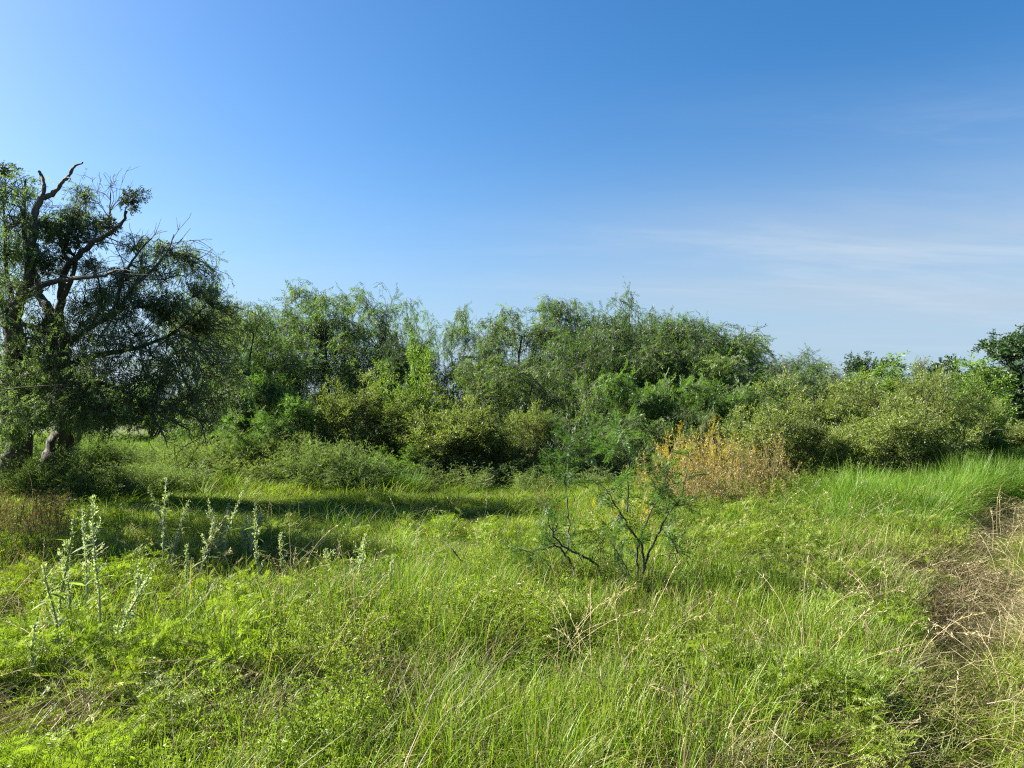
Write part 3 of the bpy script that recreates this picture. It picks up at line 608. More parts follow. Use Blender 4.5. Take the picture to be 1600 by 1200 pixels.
for row in [
    ('mesq', 0, 350, 455, 170, 20, 'airy drooping tree touching the right side of the spreading old tree', GB),
    ('dark', 1, 405, 482, 160, 23, 'shorter tree between the old trees and the tall open tree', GB),
    ('mesq', 1, 490, 446, 175, 23, 'tallest tree left of centre with dark trunks showing through open crown', GB),
    ('mesq', 2, 572, 460, 135, 24.5, 'drooping tree just right of the tallest left tree', GB),
    ('mesq', 3, 640, 476, 120, 25, 'open tree with light between its boughs left of the sky dip', GB),
    ('wispy', 0, 700, 484, 105, 25.5, 'slim tree leaning over the sky dip in the thicket', GB),
    ('wispy', 1, 765, 493, 70, 26, 'wispy thin topped tree standing in the sky dip', GB),
    ('mesq', 1, 840, 466, 190, 24.5, 'broad tree right of the sky dip with hanging twigs', GB),
    ('mesq', 3, 912, 478, 160, 25.5, 'narrow tree between the two tallest central trees', GB),
    ('dark', 0, 972, 474, 190, 24.5, 'tallest central tree with pointed dark top', GB),
    ('dark', 2, 1050, 503, 190, 26, 'rounded dark tree just right of the tallest central tree', GB),
    ('dark', 1, 1125, 515, 190, 26.5, 'dark domed tree at the start of the falling tree line', GB),
    ('dark', 0, 1190, 540, 170, 28, 'dark tree partway down the falling tree line', GB),
    ('dark', 2, 1250, 560, 150, 30, 'low dark tree near the foot of the falling tree line', GB),
    ('mesq', 0, 1300, 572, 130, 31, 'small rounded tree behind the tall willowy shrubs', GB),
    ('broad', 0, 1355, 562, 95, 36, 'lone small broadleaf tree before the low gap at right', GB),
    ('wispy', 1, 1430, 562, 60, 30, 'pale wispy sapling sticking up above the low gap', GB),
    ('bright', 0, 1495, 572, 150, 27, 'olive rounded tree crown left of the dark broadleaf tree', GB),
    ('broad', 0, 1570, 527, 150, 38, 'dark broadleaf tree standing tallest at the right edge', GB),
    ('bright', 0, -40, 545, 170, 36, 'sunlit yellow green tree seen far off left of the leaning trunk', GD),
    ('bright', 1, 45, 560, 150, 38, 'sunlit yellow green tree seen far off between the two old trunks', GD),
    ('bright', 0, 150, 590, 170, 40, 'sunlit yellow green tree seen far off under the low boughs', GD),
    ('bright', 1, 240, 600, 170, 42, 'sunlit olive tree seen far off beyond the bright strip of meadow', GD),
    ('dark', 1, 1650, 560, 180, 40, 'dark tree beyond the right end of the track', GB),
    ('mesq', 2, 440, 520, 150, 21, 'mid green tree filling in below the tall open tree', GB),
    ('dark', 1, 610, 545, 150, 22, 'dark tree low between the two open trees', GB),
    ('dark', 2, 745, 540, 150, 24, 'dark low tree filling the foot of the sky dip', GB),
    ('dark', 0, 890, 520, 190, 22.5, 'dark tree below the central tree tops', GB),
    ('mesq', 0, 1010, 530, 180, 22.5, 'grey green tree below the tallest central tree', GB),
    ('mesq', 2, 1105, 560, 180, 22.5, 'drooping grey green tree on the right slope of the thicket', GB),
    ('dark', 0, 1190, 575, 170, 23, 'dark tree low on the right slope above bright shrubs', GB),
    ('dark', 1, 1010, 492, 150, 26.5, 'dark tree crown peeping out right behind the tallest central tree', GB),
    ('dark', 2, 1090, 508, 160, 27.5, 'dark crown between the two domed trees of the right slope', GB),
    ('mesq', 1, 1060, 545, 170, 23.5, 'grey green tree before the domed trees of the right slope', GB),
    ('mesq', 3, 950, 520, 160, 22.8, 'open grey green tree right before the tallest central tree', GB),
    ('dark', 2, 1222, 574, 150, 26, 'dark rounded tree at the foot of the slope behind the willowy row', GB),
    ('dark', 0, 1275, 590, 130, 27, 'low dark tree hidden behind the left of the willowy row', GB),
    # middle shrubs
    ('feather', 0, 330, 600, 130, 19.5, 'feathery green shrub under the outer boughs of the spreading tree', GM),
    ('feather', 1, 388, 560, 120, 19, 'tall feathery shrub with soft blue green foliage left of the dark trunks', GM),
    ('feather', 2, 402, 642, 90, 17.4, 'round light green feathery bush at the left front of the thicket', GM),
    ('feather', 0, 460, 622, 110, 18, 'dense green feathery shrub in front of the tall open tree', GM),
    ('willow', 0, 540, 608, 140, 18, 'pale yellowish shrub with many grey stems left of centre', GM),
    ('willow', 1, 610, 592, 120, 18.8, 'pale olive shrub behind and right of the pale yellowish shrub', GM),
    ('bright', 1, 655, 556, 150, 20, 'brightest yellow green shrub of the thicket', GM),
    ('willow', 2, 715, 606, 130, 18.5, 'olive shrub just right of the brightest shrub', GM),
    ('willow', 3, 690, 650, 110, 17.4, 'low olive shrub before the brightest shrub', GM),
    ('willow', 1, 762, 628, 60, 17.6, 'pale plume topped shrub standing forward of the dark gap', GM),
    ('mesq', 0, 790, 560, 150, 20, 'grey green bushy tree under the sky dip', GM),
    ('round', 0, 850, 572, 140, 20, 'rounded grey green bush below the broad central tree', GM),
    ('willow', 0, 822, 640, 120, 17.6, 'dull olive shrub with plumes behind the leafy sapling', GM),
    ('round', 1, 915, 598, 130, 19, 'rounded mid green bush in the centre of the thicket', GM),
    ('round', 2, 880, 650, 120, 17.8, 'dark green bush straight behind the sapling', GM),
    ('feather', 1, 975, 586, 120, 19.2, 'feathery bright shrub below the tallest central tree', GM),
    ('round', 0, 950, 650, 120, 17.8, 'dark bush behind the top of the right sapling', GM),
    ('feather', 2, 1040, 592, 120, 19.2, 'broad feathery shrub right of the central bushes', GM),
    ('round', 1, 1020, 655, 110, 17.6, 'dark rounded bush left of the golden weeds', GM),
    ('feather', 0, 1095, 596, 110, 19, 'fresh green feathery shrub above the golden weeds', GM),
    ('feather', 1, 1150, 606, 120, 18.8, 'bright feathery shrub between golden weeds and falling tree line', GM),
    ('round', 2, 1085, 640, 110, 17.8, 'shaded bush right behind the golden weeds', GM),
    ('feather', 2, 1215, 622, 110, 18.4, 'green feathery shrub at the left end of the willowy shrubs', GM),
    # front low
    ('bright', 0, 600, 702, 90, 16.8, 'small bright bush at the grass edge left of centre', GF),
    ('round', 1, 662, 716, 90, 17, 'low dull bush beside the small bright bush', GF),
    ('round', 0, 740, 712, 110, 17.2, 'low dark bush in the shadow at the thicket foot', GF),
    ('round', 2, 820, 716, 110, 17, 'low shaded bush at the left of the sapling', GF),
    ('round', 1, 470, 690, 110, 17.6, 'low bush at the front below the feathery shrubs', GF),
    ('round', 0, 545, 705, 90, 17.4, 'low grey green bush under the pale yellowish shrub', GF),
    ('round', 2, 900, 700, 120, 17.2, 'low dark bush behind the left sapling', GF),
    ('round', 1, 985, 695, 120, 17.2, 'low dark bush behind the right sapling', GF),
    # right side willowy shrubs
    ('willow', 1, 1252, 606, 130, 17.5, 'tall olive shrub with dark stems at the left of the right hand row', GR),
    ('willow', 2, 1310, 588, 120, 18, 'tall olive shrub second in the right hand row', GR),
    ('willow', 3, 1365, 598, 130, 18, 'tall yellowish shrub in the middle of the right hand row', GR),
    ('willow', 0, 1425, 580, 130, 18.5, 'tallest olive shrub of the right hand row', GR),
    ('willow', 1, 1480, 590, 120, 18, 'olive shrub before the rounded olive crown', GR),
    ('bright', 1, 1535, 592, 120, 19, 'greener shrub at the right end of the row before the dark tree', GR),
    ('willow', 3, 1190, 642, 110, 15.6, 'yellowish shrub growing right behind the golden weeds', GR),
    ('willow', 0, 1255, 648, 120, 15.2, 'low yellowish shrub right of the golden weeds', GR),
    ('willow', 2, 1325, 640, 120, 15.2, 'pale shrub with bare grey stems above the lush grass', GR),
    ('willow', 3, 1390, 634, 120, 15.4, 'pale yellow green shrub in the centre above the lush grass', GR),
    ('willow', 1, 1450, 622, 110, 15.8, 'pale shrub with dark upright stems left of the far grass', GR),
    ('willow', 2, 1580, 640, 110, 22, 'pale shrub beyond the far lush grass at the right edge', GR),
    ('willow', 0, 1520, 625, 90, 20, 'pale shrub behind the far lush grass by the track', GR),
]: place(*row)
# brush on the far side of the meadow, a mass with no edges of its own
rng = np.random.default_rng(33)
def far_brush(n, azr, dr, hr, kinds):
    for k in range(n):
        yield rng.uniform(*azr), rng.uniform(*dr), rng.uniform(*hr), kinds[rng.integers(len(kinds))]

# ------------------------------------------------------------------ scattered ground cover (geometry-node instances)
def tuft(name, rng, n, rad, h, w, lean, mat, segs=3, dryness=0.0, curl=1.0):
    base = rng.random(n) * 2 * np.pi; rr = rad * np.sqrt(rng.random(n))
    b = np.stack([rr * np.cos(base), rr * np.sin(base), np.full(n, -.03)], 1)
    az = base + rng.normal(size=n) * .9; hh = h * rng.uniform(.5, 1.1, n); le = lean * rng.uniform(.2, 1.3, n)
    hd = np.stack([np.cos(az), np.sin(az), 0 * az], 1); sd = np.stack([-np.sin(az + rng.normal(size=n) * .6), np.cos(az), 0 * az], 1)
    V = []
    for t in np.linspace(0, 1, segs + 1):
        p = b + hd * (hh * le * t ** (1 + curl))[:, None] + np.array([0, 0, 1]) * (hh * t * (1 - .45 * np.minimum(le, 1.3) * t ** 2))[:, None]
        ww = w * (1 - t) ** .6 * .5 + .0004
        V += [p - sd * ww, p + sd * ww]
    V = np.stack(V, 1); k = V.shape[1]
    q = np.array([[2 * s, 2 * s + 1, 2 * s + 3, 2 * s + 2] for s in range(segs)])
    F = (q[None] + (np.arange(n) * k)[:, None, None]).reshape(-1, 4)
    ti = np.where(rng.random(n) < dryness, 1.0, rng.random(n) * .9)
    return bpy.data.objects.new(name, new_mesh(name, V.reshape(-1, 3), F, mat, np.repeat(ti, k)))
def forb(name, rng, stems, h, S, size, mat, per=9, spread=.5, barkmat=None, droop=0.1, low=.15):
    g = Geo()
    for s in range(stems):
        az = rng.random() * 6.28; tl = spread * rng.uniform(.2, 1)
        p = march([.03 * math.cos(az), .03 * math.sin(az), -.03], [math.sin(tl) * math.cos(az), math.sin(tl) * math.sin(az), math.cos(tl)], h * rng.uniform(.6, 1.05), 6, rng, .12, .03)
        tubes(g, [(p, np.linspace(.004, .0018, 7))], 3, rng)
        f = np.sort((low + (1 - low) * rng.random(per)) * 5.99); i0 = f.astype(int)
        P = p[i0] + (p[np.minimum(i0 + 1, 6)] - p[i0]) * (f - i0)[:, None]
        a = np.arange(per) * 2.4 + az
        D = np.stack([np.cos(a), np.sin(a), np.full(per, .55 - droop)], 1) + .25 * rng.normal(size=(per, 3))
        tv, tf, tt = S[rng.integers(3)]
        stamp(g, tv, tf, tt, P, frames(D, rng, (0, 1, 0.2)), rng.uniform(.7, 1.15, per) * size * (1.15 - .5 * f / 6), rng, .35)
    return bpy.data.objects.new(name, g.mesh(name, mat))
def dry_stem(name, rng, n, L, mat, head=True):
    g = Geo()
    for s in range(n):
        az = rng.random() * 6.28; tl = rng.uniform(.15, .7)
        p = march([.04 * rng.normal(), .04 * rng.normal(), -.02], [math.sin(tl) * math.cos(az), math.sin(tl) * math.sin(az), math.cos(tl)], L * rng.uniform(.6, 1.1), 9, rng, .07, -.11)
        r = np.linspace(.0028, .0014, 10)
        tubes(g, [(p, r)], 3, rng)
        if head:
            m = 16; f = rng.uniform(.72, 1, m) * 8.99; i0 = f.astype(int); P = p[i0] + (p[i0 + 1] - p[i0]) * (f - i0)[:, None]
            D = unit(p[i0 + 1] - p[i0]) + .45 * rng.normal(size=(m, 3))
            tv = np.array([[0, 0, 0], [.015, .003, 0], [.034, 0, 0], [.015, -.003, 0]])
            stamp(g, tv, np.array([[0, 1, 2, 3]]), np.full(4, .8), P, frames(D, rng), np.full(m, 1.0), rng)
    return bpy.data.objects.new(name, g.mesh(name, mat))
def thatch(name, rng, n, rad, mat):
    g = Geo()
    P = np.stack([rng.normal(size=n) * rad * .5, rng.normal(size=n) * rad * .5, rng.uniform(0, .10, n)], 1)
    a = rng.random(n) * 6.28
    D = np.stack([np.cos(a), np.sin(a), rng.normal(size=n) * .35], 1); L = rng.uniform(.08, .26, n)
    tv = np.array([[0, -.0014, 0], [0, .0014, 0], [.5, .0014, .10], [.5, -.0014, .10], [1, -.0007, .0], [1, .0007, .0]])
    for k in range(n):
        Mx = frames(D[k:k + 1], rng, (0, 1, 0))[0]; v = tv.copy(); v[:, 0] *= L[k]; v[:, 2] *= L[k]
        g.add(v @ Mx.T + P[k], np.array([[0, 1, 2, 3], [3, 2, 5, 4]]), np.full(6, rng.random()))
    return bpy.data.objects.new(name, g.mesh(name, mat))
_collections = {}
def scatter(name, protos, P, rot, scl, tint, label, cat, rng):
    c = bpy.data.collections.new(name + '_kinds')
    for k, o in enumerate(protos): o.name = '%s_%02d' % (name, k); c.objects.link(o)
    me = bpy.data.meshes.new(name); n = len(P)
    me.vertices.add(n); me.vertices.foreach_set('co', np.asarray(P, np.float32).ravel())
    def attr(nm, ty, v, key):
        a = me.attributes.new(nm, ty, 'POINT'); a.data.foreach_set(key, np.ascontiguousarray(v).ravel())
    attr('pick', 'INT', rng.integers(0, len(protos), n).astype(np.int32), 'value')
    attr('rot', 'FLOAT_VECTOR', rot.astype(np.float32), 'vector'); attr('scl', 'FLOAT_VECTOR', scl.astype(np.float32), 'vector')
    attr('itint', 'FLOAT', tint.astype(np.float32), 'value')
    o = link(name, me); tag(o, label, cat, kind='stuff')
    ng = bpy.data.node_groups.new(name, 'GeometryNodeTree')
    ng.interface.new_socket('Geometry', in_out='INPUT', socket_type='NodeSocketGeometry')
    ng.interface.new_socket('Geometry', in_out='OUTPUT', socket_type='NodeSocketGeometry')
    N, L = ng.nodes, ng.links
    gi, go = N.new('NodeGroupInput'), N.new('NodeGroupOutput')
    ci = N.new('GeometryNodeCollectionInfo'); ci.inputs['Collection'].default_value = c
    ci.inputs['Separate Children'].default_value = True; ci.inputs['Reset Children'].default_value = True
    ip = N.new('GeometryNodeInstanceOnPoints'); ip.inputs['Pick Instance'].default_value = True
    def na(nm, ty):
        x = N.new('GeometryNodeInputNamedAttribute'); x.data_type = ty; x.inputs['Name'].default_value = nm; return x.outputs['Attribute']
    e2r = N.new('FunctionNodeEulerToRotation'); L.new(na('rot', 'FLOAT_VECTOR'), e2r.inputs[0])
    L.new(gi.outputs[0], ip.inputs['Points']); L.new(ci.outputs[0], ip.inputs['Instance'])
    L.new(na('pick', 'INT'), ip.inputs['Instance Index']); L.new(e2r.outputs[0], ip.inputs['Rotation']); L.new(na('scl', 'FLOAT_VECTOR'), ip.inputs['Scale'])
    L.new(ip.outputs[0], go.inputs[0])
    md = o.modifiers.new('scatter', 'NODES'); md.node_group = ng
    me.materials.append(protos[0].data.materials[0])
    return o
def pts(rng, dens, ymin, ymax, spread=.80, pad=1.0):
    """uniform random ground points in the wedge before the camera"""
    w = spread * ymax + pad; n = int(dens * (ymax - ymin) * 2 * w)
    x = rng.uniform(-w, w, n); y = rng.uniform(ymin, ymax, n)
    k = np.abs(x) < spread * y + pad
    return x[k], y[k]
def finish(name, protos, x, y, sxy, sz, tint, label, cat, rng, tilt=.12, sink=0.0):
    n = len(x); P = np.stack([x, y, gz(x, y) - sink], 1)
    rot = np.stack([rng.normal(size=n) * tilt, rng.normal(size=n) * tilt, rng.random(n) * 6.28], 1)
    scl = np.stack([sxy, sxy, sz], 1) if np.ndim(sxy) else np.stack([np.full(n, sxy), np.full(n, sxy), sz], 1)
    return scatter(name, protos, P, rot, scl, np.clip(tint, 0, 1), label, cat, rng)
def smooth(v, a, b):
    t = np.clip((v - a) / (b - a), 0, 1); return t * t * (3 - 2 * t)
rng = np.random.default_rng(2024)
# zone weights on the ground
def zones(x, y):
    px, py = pix(x, y, 0.15)
    off = path_off(x, y)
    onpath = smooth(off, -.15, .25)
    hollow = smooth(y, 7.2, 9.0) * (1 - smooth(px, 820, 1020)) * (1 - smooth(y, 14.8, 16.6))
    return px, py, off, onpath, hollow

# 1 short meadow grass everywhere under the rest
xs, ys = [], []
for dens, a, b in ((95, 2.2, 5), (80, 5, 9), (70, 9, 14), (45, 14, 22), (14, 22, 45)):
    x, y = pts(rng, dens, a, b); xs.append(x); ys.append(y)
x, y = np.concatenate(xs), np.concatenate(ys)
px, py, off, onp, hol = zones(x, y)
cl = fbm(x, y, 1.1, 21)
keep = rng.random(len(x)) < (1 - .3 * onp) * (1 - .93 * smooth(cl, .54, .38) * (1 - hol) * (y < 12))
x, y, hol, onp, cl = x[keep], y[keep], hol[keep], onp[keep], cl[keep]
far = np.clip(y / 9, .8, 2.0)
mound = fbm(x, y, 1.9, 25)
hgt = (.34 + .7 * smooth(cl, .3, .75) + 1.0 * smooth(mound, .42, .72)) * (1 - .38 * hol) * (1 - .45 * onp)
keep = rng.random(len(x)) < 1 - .8 * smooth(fbm(x, y, .7, 97), .56, .66) * (1 - hol)
x, y, hol, onp, cl, far, hgt, mound = (v[keep] for v in (x, y, hol, onp, cl, far, hgt, mound))
tint = -.05 + .5 * smooth(mound, .4, .7) + .55 * hol * fbm(x, y, 2.2, 31) + .35 * fbm(x, y, .9, 33) + .25 * onp
finish('meadow_grass', [tuft('t', rng, 32, .13, .30, .0062, .9, M['grass'], 3, .10) for _ in range(5)], x, y, .75 * far ** .7 + .3, hgt, tint, 'bright green meadow grass covering the open ground', 'grass', rng)
# 2 longer arching grass in clumps
x, y = pts(rng, 62, 2.2, 16)
px, py, off, onp, hol = zones(x, y); cl = fbm(x, y, .9, 41)
lm = np.exp(-((px - 340) / 330) ** 2 - ((py - 985) / 105) ** 2)
keep = rng.random(len(x)) < np.maximum(smooth(cl, .38, .62), 1.1 * lm) * (1 - onp) * (1 - .9 * hol) * .9
x, y, cl, lm = x[keep], y[keep], cl[keep], lm[keep]
finish('tall_grass', [tuft('t', rng, 26, .12, .50, .0056, .75, M['grass'], 5, .16) for _ in range(5)], x, y, np.clip(y / 8, .9, 1.5), .65 + .5 * smooth(cl, .45, .8) + .35 * lm, .8 * fbm(x, y, 1.0, 43), 'long arching green grass in loose clumps in the foreground', 'grass', rng)
# 3 lush fine grass by the track at the right
x, y = pts(rng, 120, 8, 24)
px, py, off, onp, hol = zones(x, y)
edge = .5 * (fbm(x, y, 1.4, 51) - .5)
e2 = 2.2 * (fbm(x, y, .7, 53) - .5)
A = (y > 9.6 + edge * 2 + e2) & (y < 13.4) & (off < -.05 + e2 * .4) & (off > -3.0 + edge * 2 + e2)
Bz = (y > 13.6 + edge * 2 + e2) & (y < 20) & (px > 1490 + edge * 120)
w = np.where(A, .9 * smooth(y, 9.2, 11.2) * smooth(off, -3.4, -.7) * (.35 + .65 * smooth(fbm(x, y, .8, 58), .3, .5)) + .04, 0) + Bz * 1.0
keep = rng.random(len(x)) < w
x, y = x[keep], y[keep]
finish('lush_grass', [tuft('t', rng, 60, .16, .80, .0058, .85, M['lush'], 5, .05, 1.0) for _ in range(4)], x, y, np.full(len(x), 1.05), (.30 + 1.0 * fbm(x, y, .6, 55)) * (.62 + .62 * np.where(y < 14, smooth(y, 9.4, 11.4) * smooth(off[keep], -3.2, -1.2), 1)), .7 * fbm(x, y, .9, 57), 'tall lush bright green grass bank beside the track', 'grass', rng, .2)
# 4 feathery weeds of the foreground
x, y = pts(rng, 55, 2.3, 12.5)
px, py, off, onp, hol = zones(x, y); cl = fbm(x, y, 1.0, 61)
keep = rng.random(len(x)) < (.10 + .8 * smooth(cl, .42, .58)) * (1 - .85 * smooth(fbm(x, y, .7, 97), .54, .64)) * (1 - .85 * np.exp(-((px - 340) / 330) ** 2 - ((py - 975) / 110) ** 2)) * (1 - onp) * (1 - .9 * hol)
x, y, cl = x[keep], y[keep], cl[keep]
kf = vnoise(x, y, 1.4, 66) > .36
for nm, kk, pr, lb in (('feathery_weeds', kf, [forb('f', rng, 4, .44, SP_FROND, .95, M['fern'], 11, .6) for _ in range(4)], 'low feathery yellow green weeds among the foreground grass'),
                       ('leafy_weeds', ~kf, [forb('f', rng, 5, .46, SP_WILLOW, .46, M['fern'], 13, .4) for _ in range(4)], 'small leafed yellow green weeds in patches of the foreground')):
    finish(nm, pr, x[kk], y[kk], np.full(kk.sum(), 1.0), .6 + .7 * smooth(cl[kk], .4, .8), .7 * fbm(x[kk], y[kk], .8, 63), lb, 'weeds', rng)
# 5 grey-green undergrowth below the old trees and along the thicket foot
x, y = pts(rng, 34, 12.5, 27)
px, py, off, onp, hol = zones(x, y); cl = fbm(x, y, 1.6, 71)
front = 15.2 + 1.2 * (fbm(x, x * 0, 2.2, 73) - .5) - 1.6 * smooth(px, 300, 60)
keep = (rng.random(len(x)) < smooth(cl, .28, .5)) & (y > front) & (px < 1180) & ~((px < 330) & (y > 21)) & ~((px < 640) & (y > 22)) & ((px < 590) | (rng.random(len(x)) < .18))
x, y, cl, px = x[keep], y[keep], cl[keep], px[keep]
hs_ = np.where(px < 580, .5 + .9 * smooth(cl, .3, .72), .45 + .45 * cl)
finish('undergrowth', [forb('f', rng, 6, .95, SP_WILLOW, .55, M['greyweed'], 15, .5) for _ in range(4)] + [forb('f', rng, 6, .9, SP_FROND, 1.1, M['greyweed'], 12, .5) for _ in range(2)], x, y, np.full(len(x), 1.0), hs_, .6 * fbm(x, y, 1.8, 75), 'grey green waist high weeds below the old trees and thicket', 'weeds', rng)
x, y = pts(rng, 22, 10.6, 14)
px, py, off, onp, hol = zones(x, y)
keep = (rng.random(len(x)) < .6 * smooth(fbm(x, y, .8, 77), .35, .6)) & (px > 990) & (px < 1330) & (off < -1)
x, y = x[keep], y[keep]
finish('green_weeds', [forb('f', rng, 6, .8, SP_WILLOW, .5, M['fern'], 14, .4) for _ in range(4)], x, y, np.full(len(x), 1.0), rng.uniform(.5, 1.1, len(x)), .5 * fbm(x, y, .8, 63), 'knee high green weeds around the dry golden weeds', 'weeds', rng)
# 6 straw-coloured arching seed stems
x, y = pts(rng, 4.5, 2.3, 13)
px, py, off, onp, hol = zones(x, y); cl = fbm(x, y, 1.3, 81)
keep = rng.random(len(x)) < smooth(cl, .38, .65) * (1 - .5 * onp) * (1 - .93 * hol)
x, y = x[keep], y[keep]
finish('seed_grass', [dry_stem('d', rng, 5, .85, M['straw']) for _ in range(5)], x, y, np.full(len(x), 1.0), rng.uniform(.6, 1.05, len(x)), np.full(len(x), .5), 'thin straw coloured seed stems arching over the grass', 'grass', rng)
# 7 dead thatch along the edge of the track and in bare spots
x, y = pts(rng, 60, 2.2, 15)
px, py, off, onp, hol = zones(x, y); cl = fbm(x, y, .8, 91)
w = np.exp(-((off + .05) / .38) ** 2) * .95 + .38 * (off > .15) * smooth(cl, .3, .55) + .5 * smooth(fbm(x, y, 1.1, 21), .42, .30) * (1 - hol) * (y < 12)
keep = rng.random(len(x)) < w
x, y = x[keep], y[keep]
finish('dead_grass', [thatch('t', rng, 90, .26, M['thatch']) for _ in range(5)], x, y, np.full(len(x), 1.0), rng.uniform(.6, 1.5, len(x)), np.full(len(x), .5), 'brown matted dead grass along the edge of the track', 'grass', rng, .2)
# dead brown tufts in the gaps of the green
x, y = pts(rng, 30, 2.3, 13)
px, py, off, onp, hol = zones(x, y); g1 = fbm(x, y, 1.1, 21); g2 = fbm(x, y, .7, 97)
keep = rng.random(len(x)) < (.75 * smooth(g1, .44, .34) + .8 * smooth(g2, .55, .66) + .8 * np.exp(-((off + .12) / .3) ** 2)) * (1 - hol) * (off < .35)
x, y = x[keep], y[keep]
finish('dead_tufts', [tuft('t', rng, 44, .14, .40, .0046, 1.2, M['deadtuft'], 4, 0) for _ in range(4)], x, y, np.full(len(x), 1.1), rng.uniform(.5, 1.15, len(x)), np.full(len(x), .5), 'brown dead grass tufts standing in gaps between green weeds', 'grass', rng, .3)
# 8 red brown weeds at the left
x, y = pts(rng, 40, 6.8, 12)
px, py, off, onp, hol = zones(x, y); cl = fbm(x, y, .9, 95)
keep = (rng.random(len(x)) < smooth(cl, .3, .55)) & (rng.random(len(x)) < .35) & (px < 85 + 90 * (cl - .5)) & (px > -250)
x, y = x[keep], y[keep]
finish('russet_weeds', [forb('f', rng, 6, .75, SP_WILLOW, .38, M['redweed'], 12, .35) for _ in range(3)], x, y, np.full(len(x), 1.0), rng.uniform(.6, 1.1, len(x)), np.full(len(x), .5), 'russet dried weeds in the shade at the left edge', 'weeds', rng)

# ------------------------------------------------------------------ golden dry weeds
def weed_clump(seed, n, H, mat, S, size, spread=.22, per=16):
    rng = np.random.default_rng(seed); gs, gl = Geo(), Geo()
    for s in range(n):
        a = rng.random() * 6.28; r = spread * math.sqrt(rng.random()) * 1.6; tl = rng.uniform(.03, .22)
        p = march([r * math.cos(a), r * math.sin(a), -.05], [math.sin(tl) * math.cos(a), math.sin(tl) * math.sin(a), math.cos(tl)], H * rng.uniform(.65, 1.08), 7, rng, .07, .03)
        tubes(gs, [(p, np.linspace(.005, .002, 8))], 4, rng)
        f = (.22 + .78 * rng.random(per)) * 6.99; i0 = f.astype(int); P = p[i0] + (p[i0 + 1] - p[i0]) * (f - i0)[:, None]
        D = rng.normal(size=(per, 3)) * .55 + np.array([0, 0, .75])
        stamp(gl, *S[rng.integers(3)], P, frames(D, rng), rng.uniform(.5, 1.1, per) * size, rng)
    return gs, gl
gw = []
for k, (mt, H) in enumerate((('gold', 1.35), ('brownweed', 1.35), ('brownweed', 1.2))):
    gs, gl = weed_clump(300 + k, 32, H, mt, SP_WILLOW, .56, .23, 15)
    gw.append((gs.mesh('stems', M['pale_twig']), gl.mesh('leaves', M[mt]), H))
GG = 'dry golden and brown weeds right of the sapling'
for v, px, top, d, lab in [(0, 1036, 702, 12.6, 'golden yellow dry weed clump at the left of the dry weeds'), (0, 1070, 668, 13.0, 'tall golden weed clump second from the sapling'),
                           (1, 1100, 682, 13.2, 'brown dry weed clump behind the golden weeds'), (0, 1124, 660, 12.7, 'tallest golden weed clump in the middle of the dry weeds'),
                           (1, 1158, 690, 13.2, 'brown weed clump behind the middle of the dry weeds'), (2, 1180, 674, 12.7, 'reddish brown weed clump near the right end'),
                           (2, 1213, 712, 13.0, 'last brown weed clump before the lush grass'), (2, 1093, 712, 12.2, 'shorter brown weed clump in front of the golden weeds'),
                           (1, 1138, 718, 12.1, 'shorter brown weed clump at the front centre of dry weeds'), (2, 1056, 728, 12.0, 'low brown weed clump at the front left of dry weeds'), (2, 1178, 735, 12.1, 'low brown weed clump at the front right of dry weeds')]:
    c = at(px, 640, d); z = gzf(c[0], d); s = (at(px, top, d)[2] - z) / gw[v][2] * 1.02
    t = thing('dry_weed', lab, 'weed', (c[0], d, z), GG, prng.uniform(0, 6.28), (.95, .95, s))
    link('stems', gw[v][0], t); link('leaves', gw[v][1], t)
gs, gl = weed_clump(340, 16, .62, 'yellow', SP_FROND, .9, .2, 12)
c = at(985, 640, 9.8)
t = thing('yellow_weed', 'small bright yellow leafy weed between sapling and golden weeds', 'weed', (c[0], 9.8, gzf(c[0], 9.8)))
link('stems', gs.mesh('stems', M['twig']), t); link('leaves', gl.mesh('leaves', M['yellow']), t)
gs, gl = weed_clump(341, 14, .42, 'redweed', SP_WILLOW, .4, .14, 12)
c = at(850, 640, 13.0)
t = thing('russet_weed', 'small russet weed tuft at the grass edge left of the sapling', 'weed', (c[0], 13.0, gzf(c[0], 13.0)))
link('stems', gs.mesh('stems', M['twig']), t); link('leaves', gl.mesh('leaves', M['redweed']), t)
o = tuft('grass_tussock', rng, 420, .30, .62, .008, .8, M['lush'], 4, 0); COL.objects.link(o)
c = at(635, 640, 15.8); o.location = (c[0], 15.8, gzf(c[0], 15.8)); tag(o, 'round green grass tussock at the foot of the thicket', 'tussock')

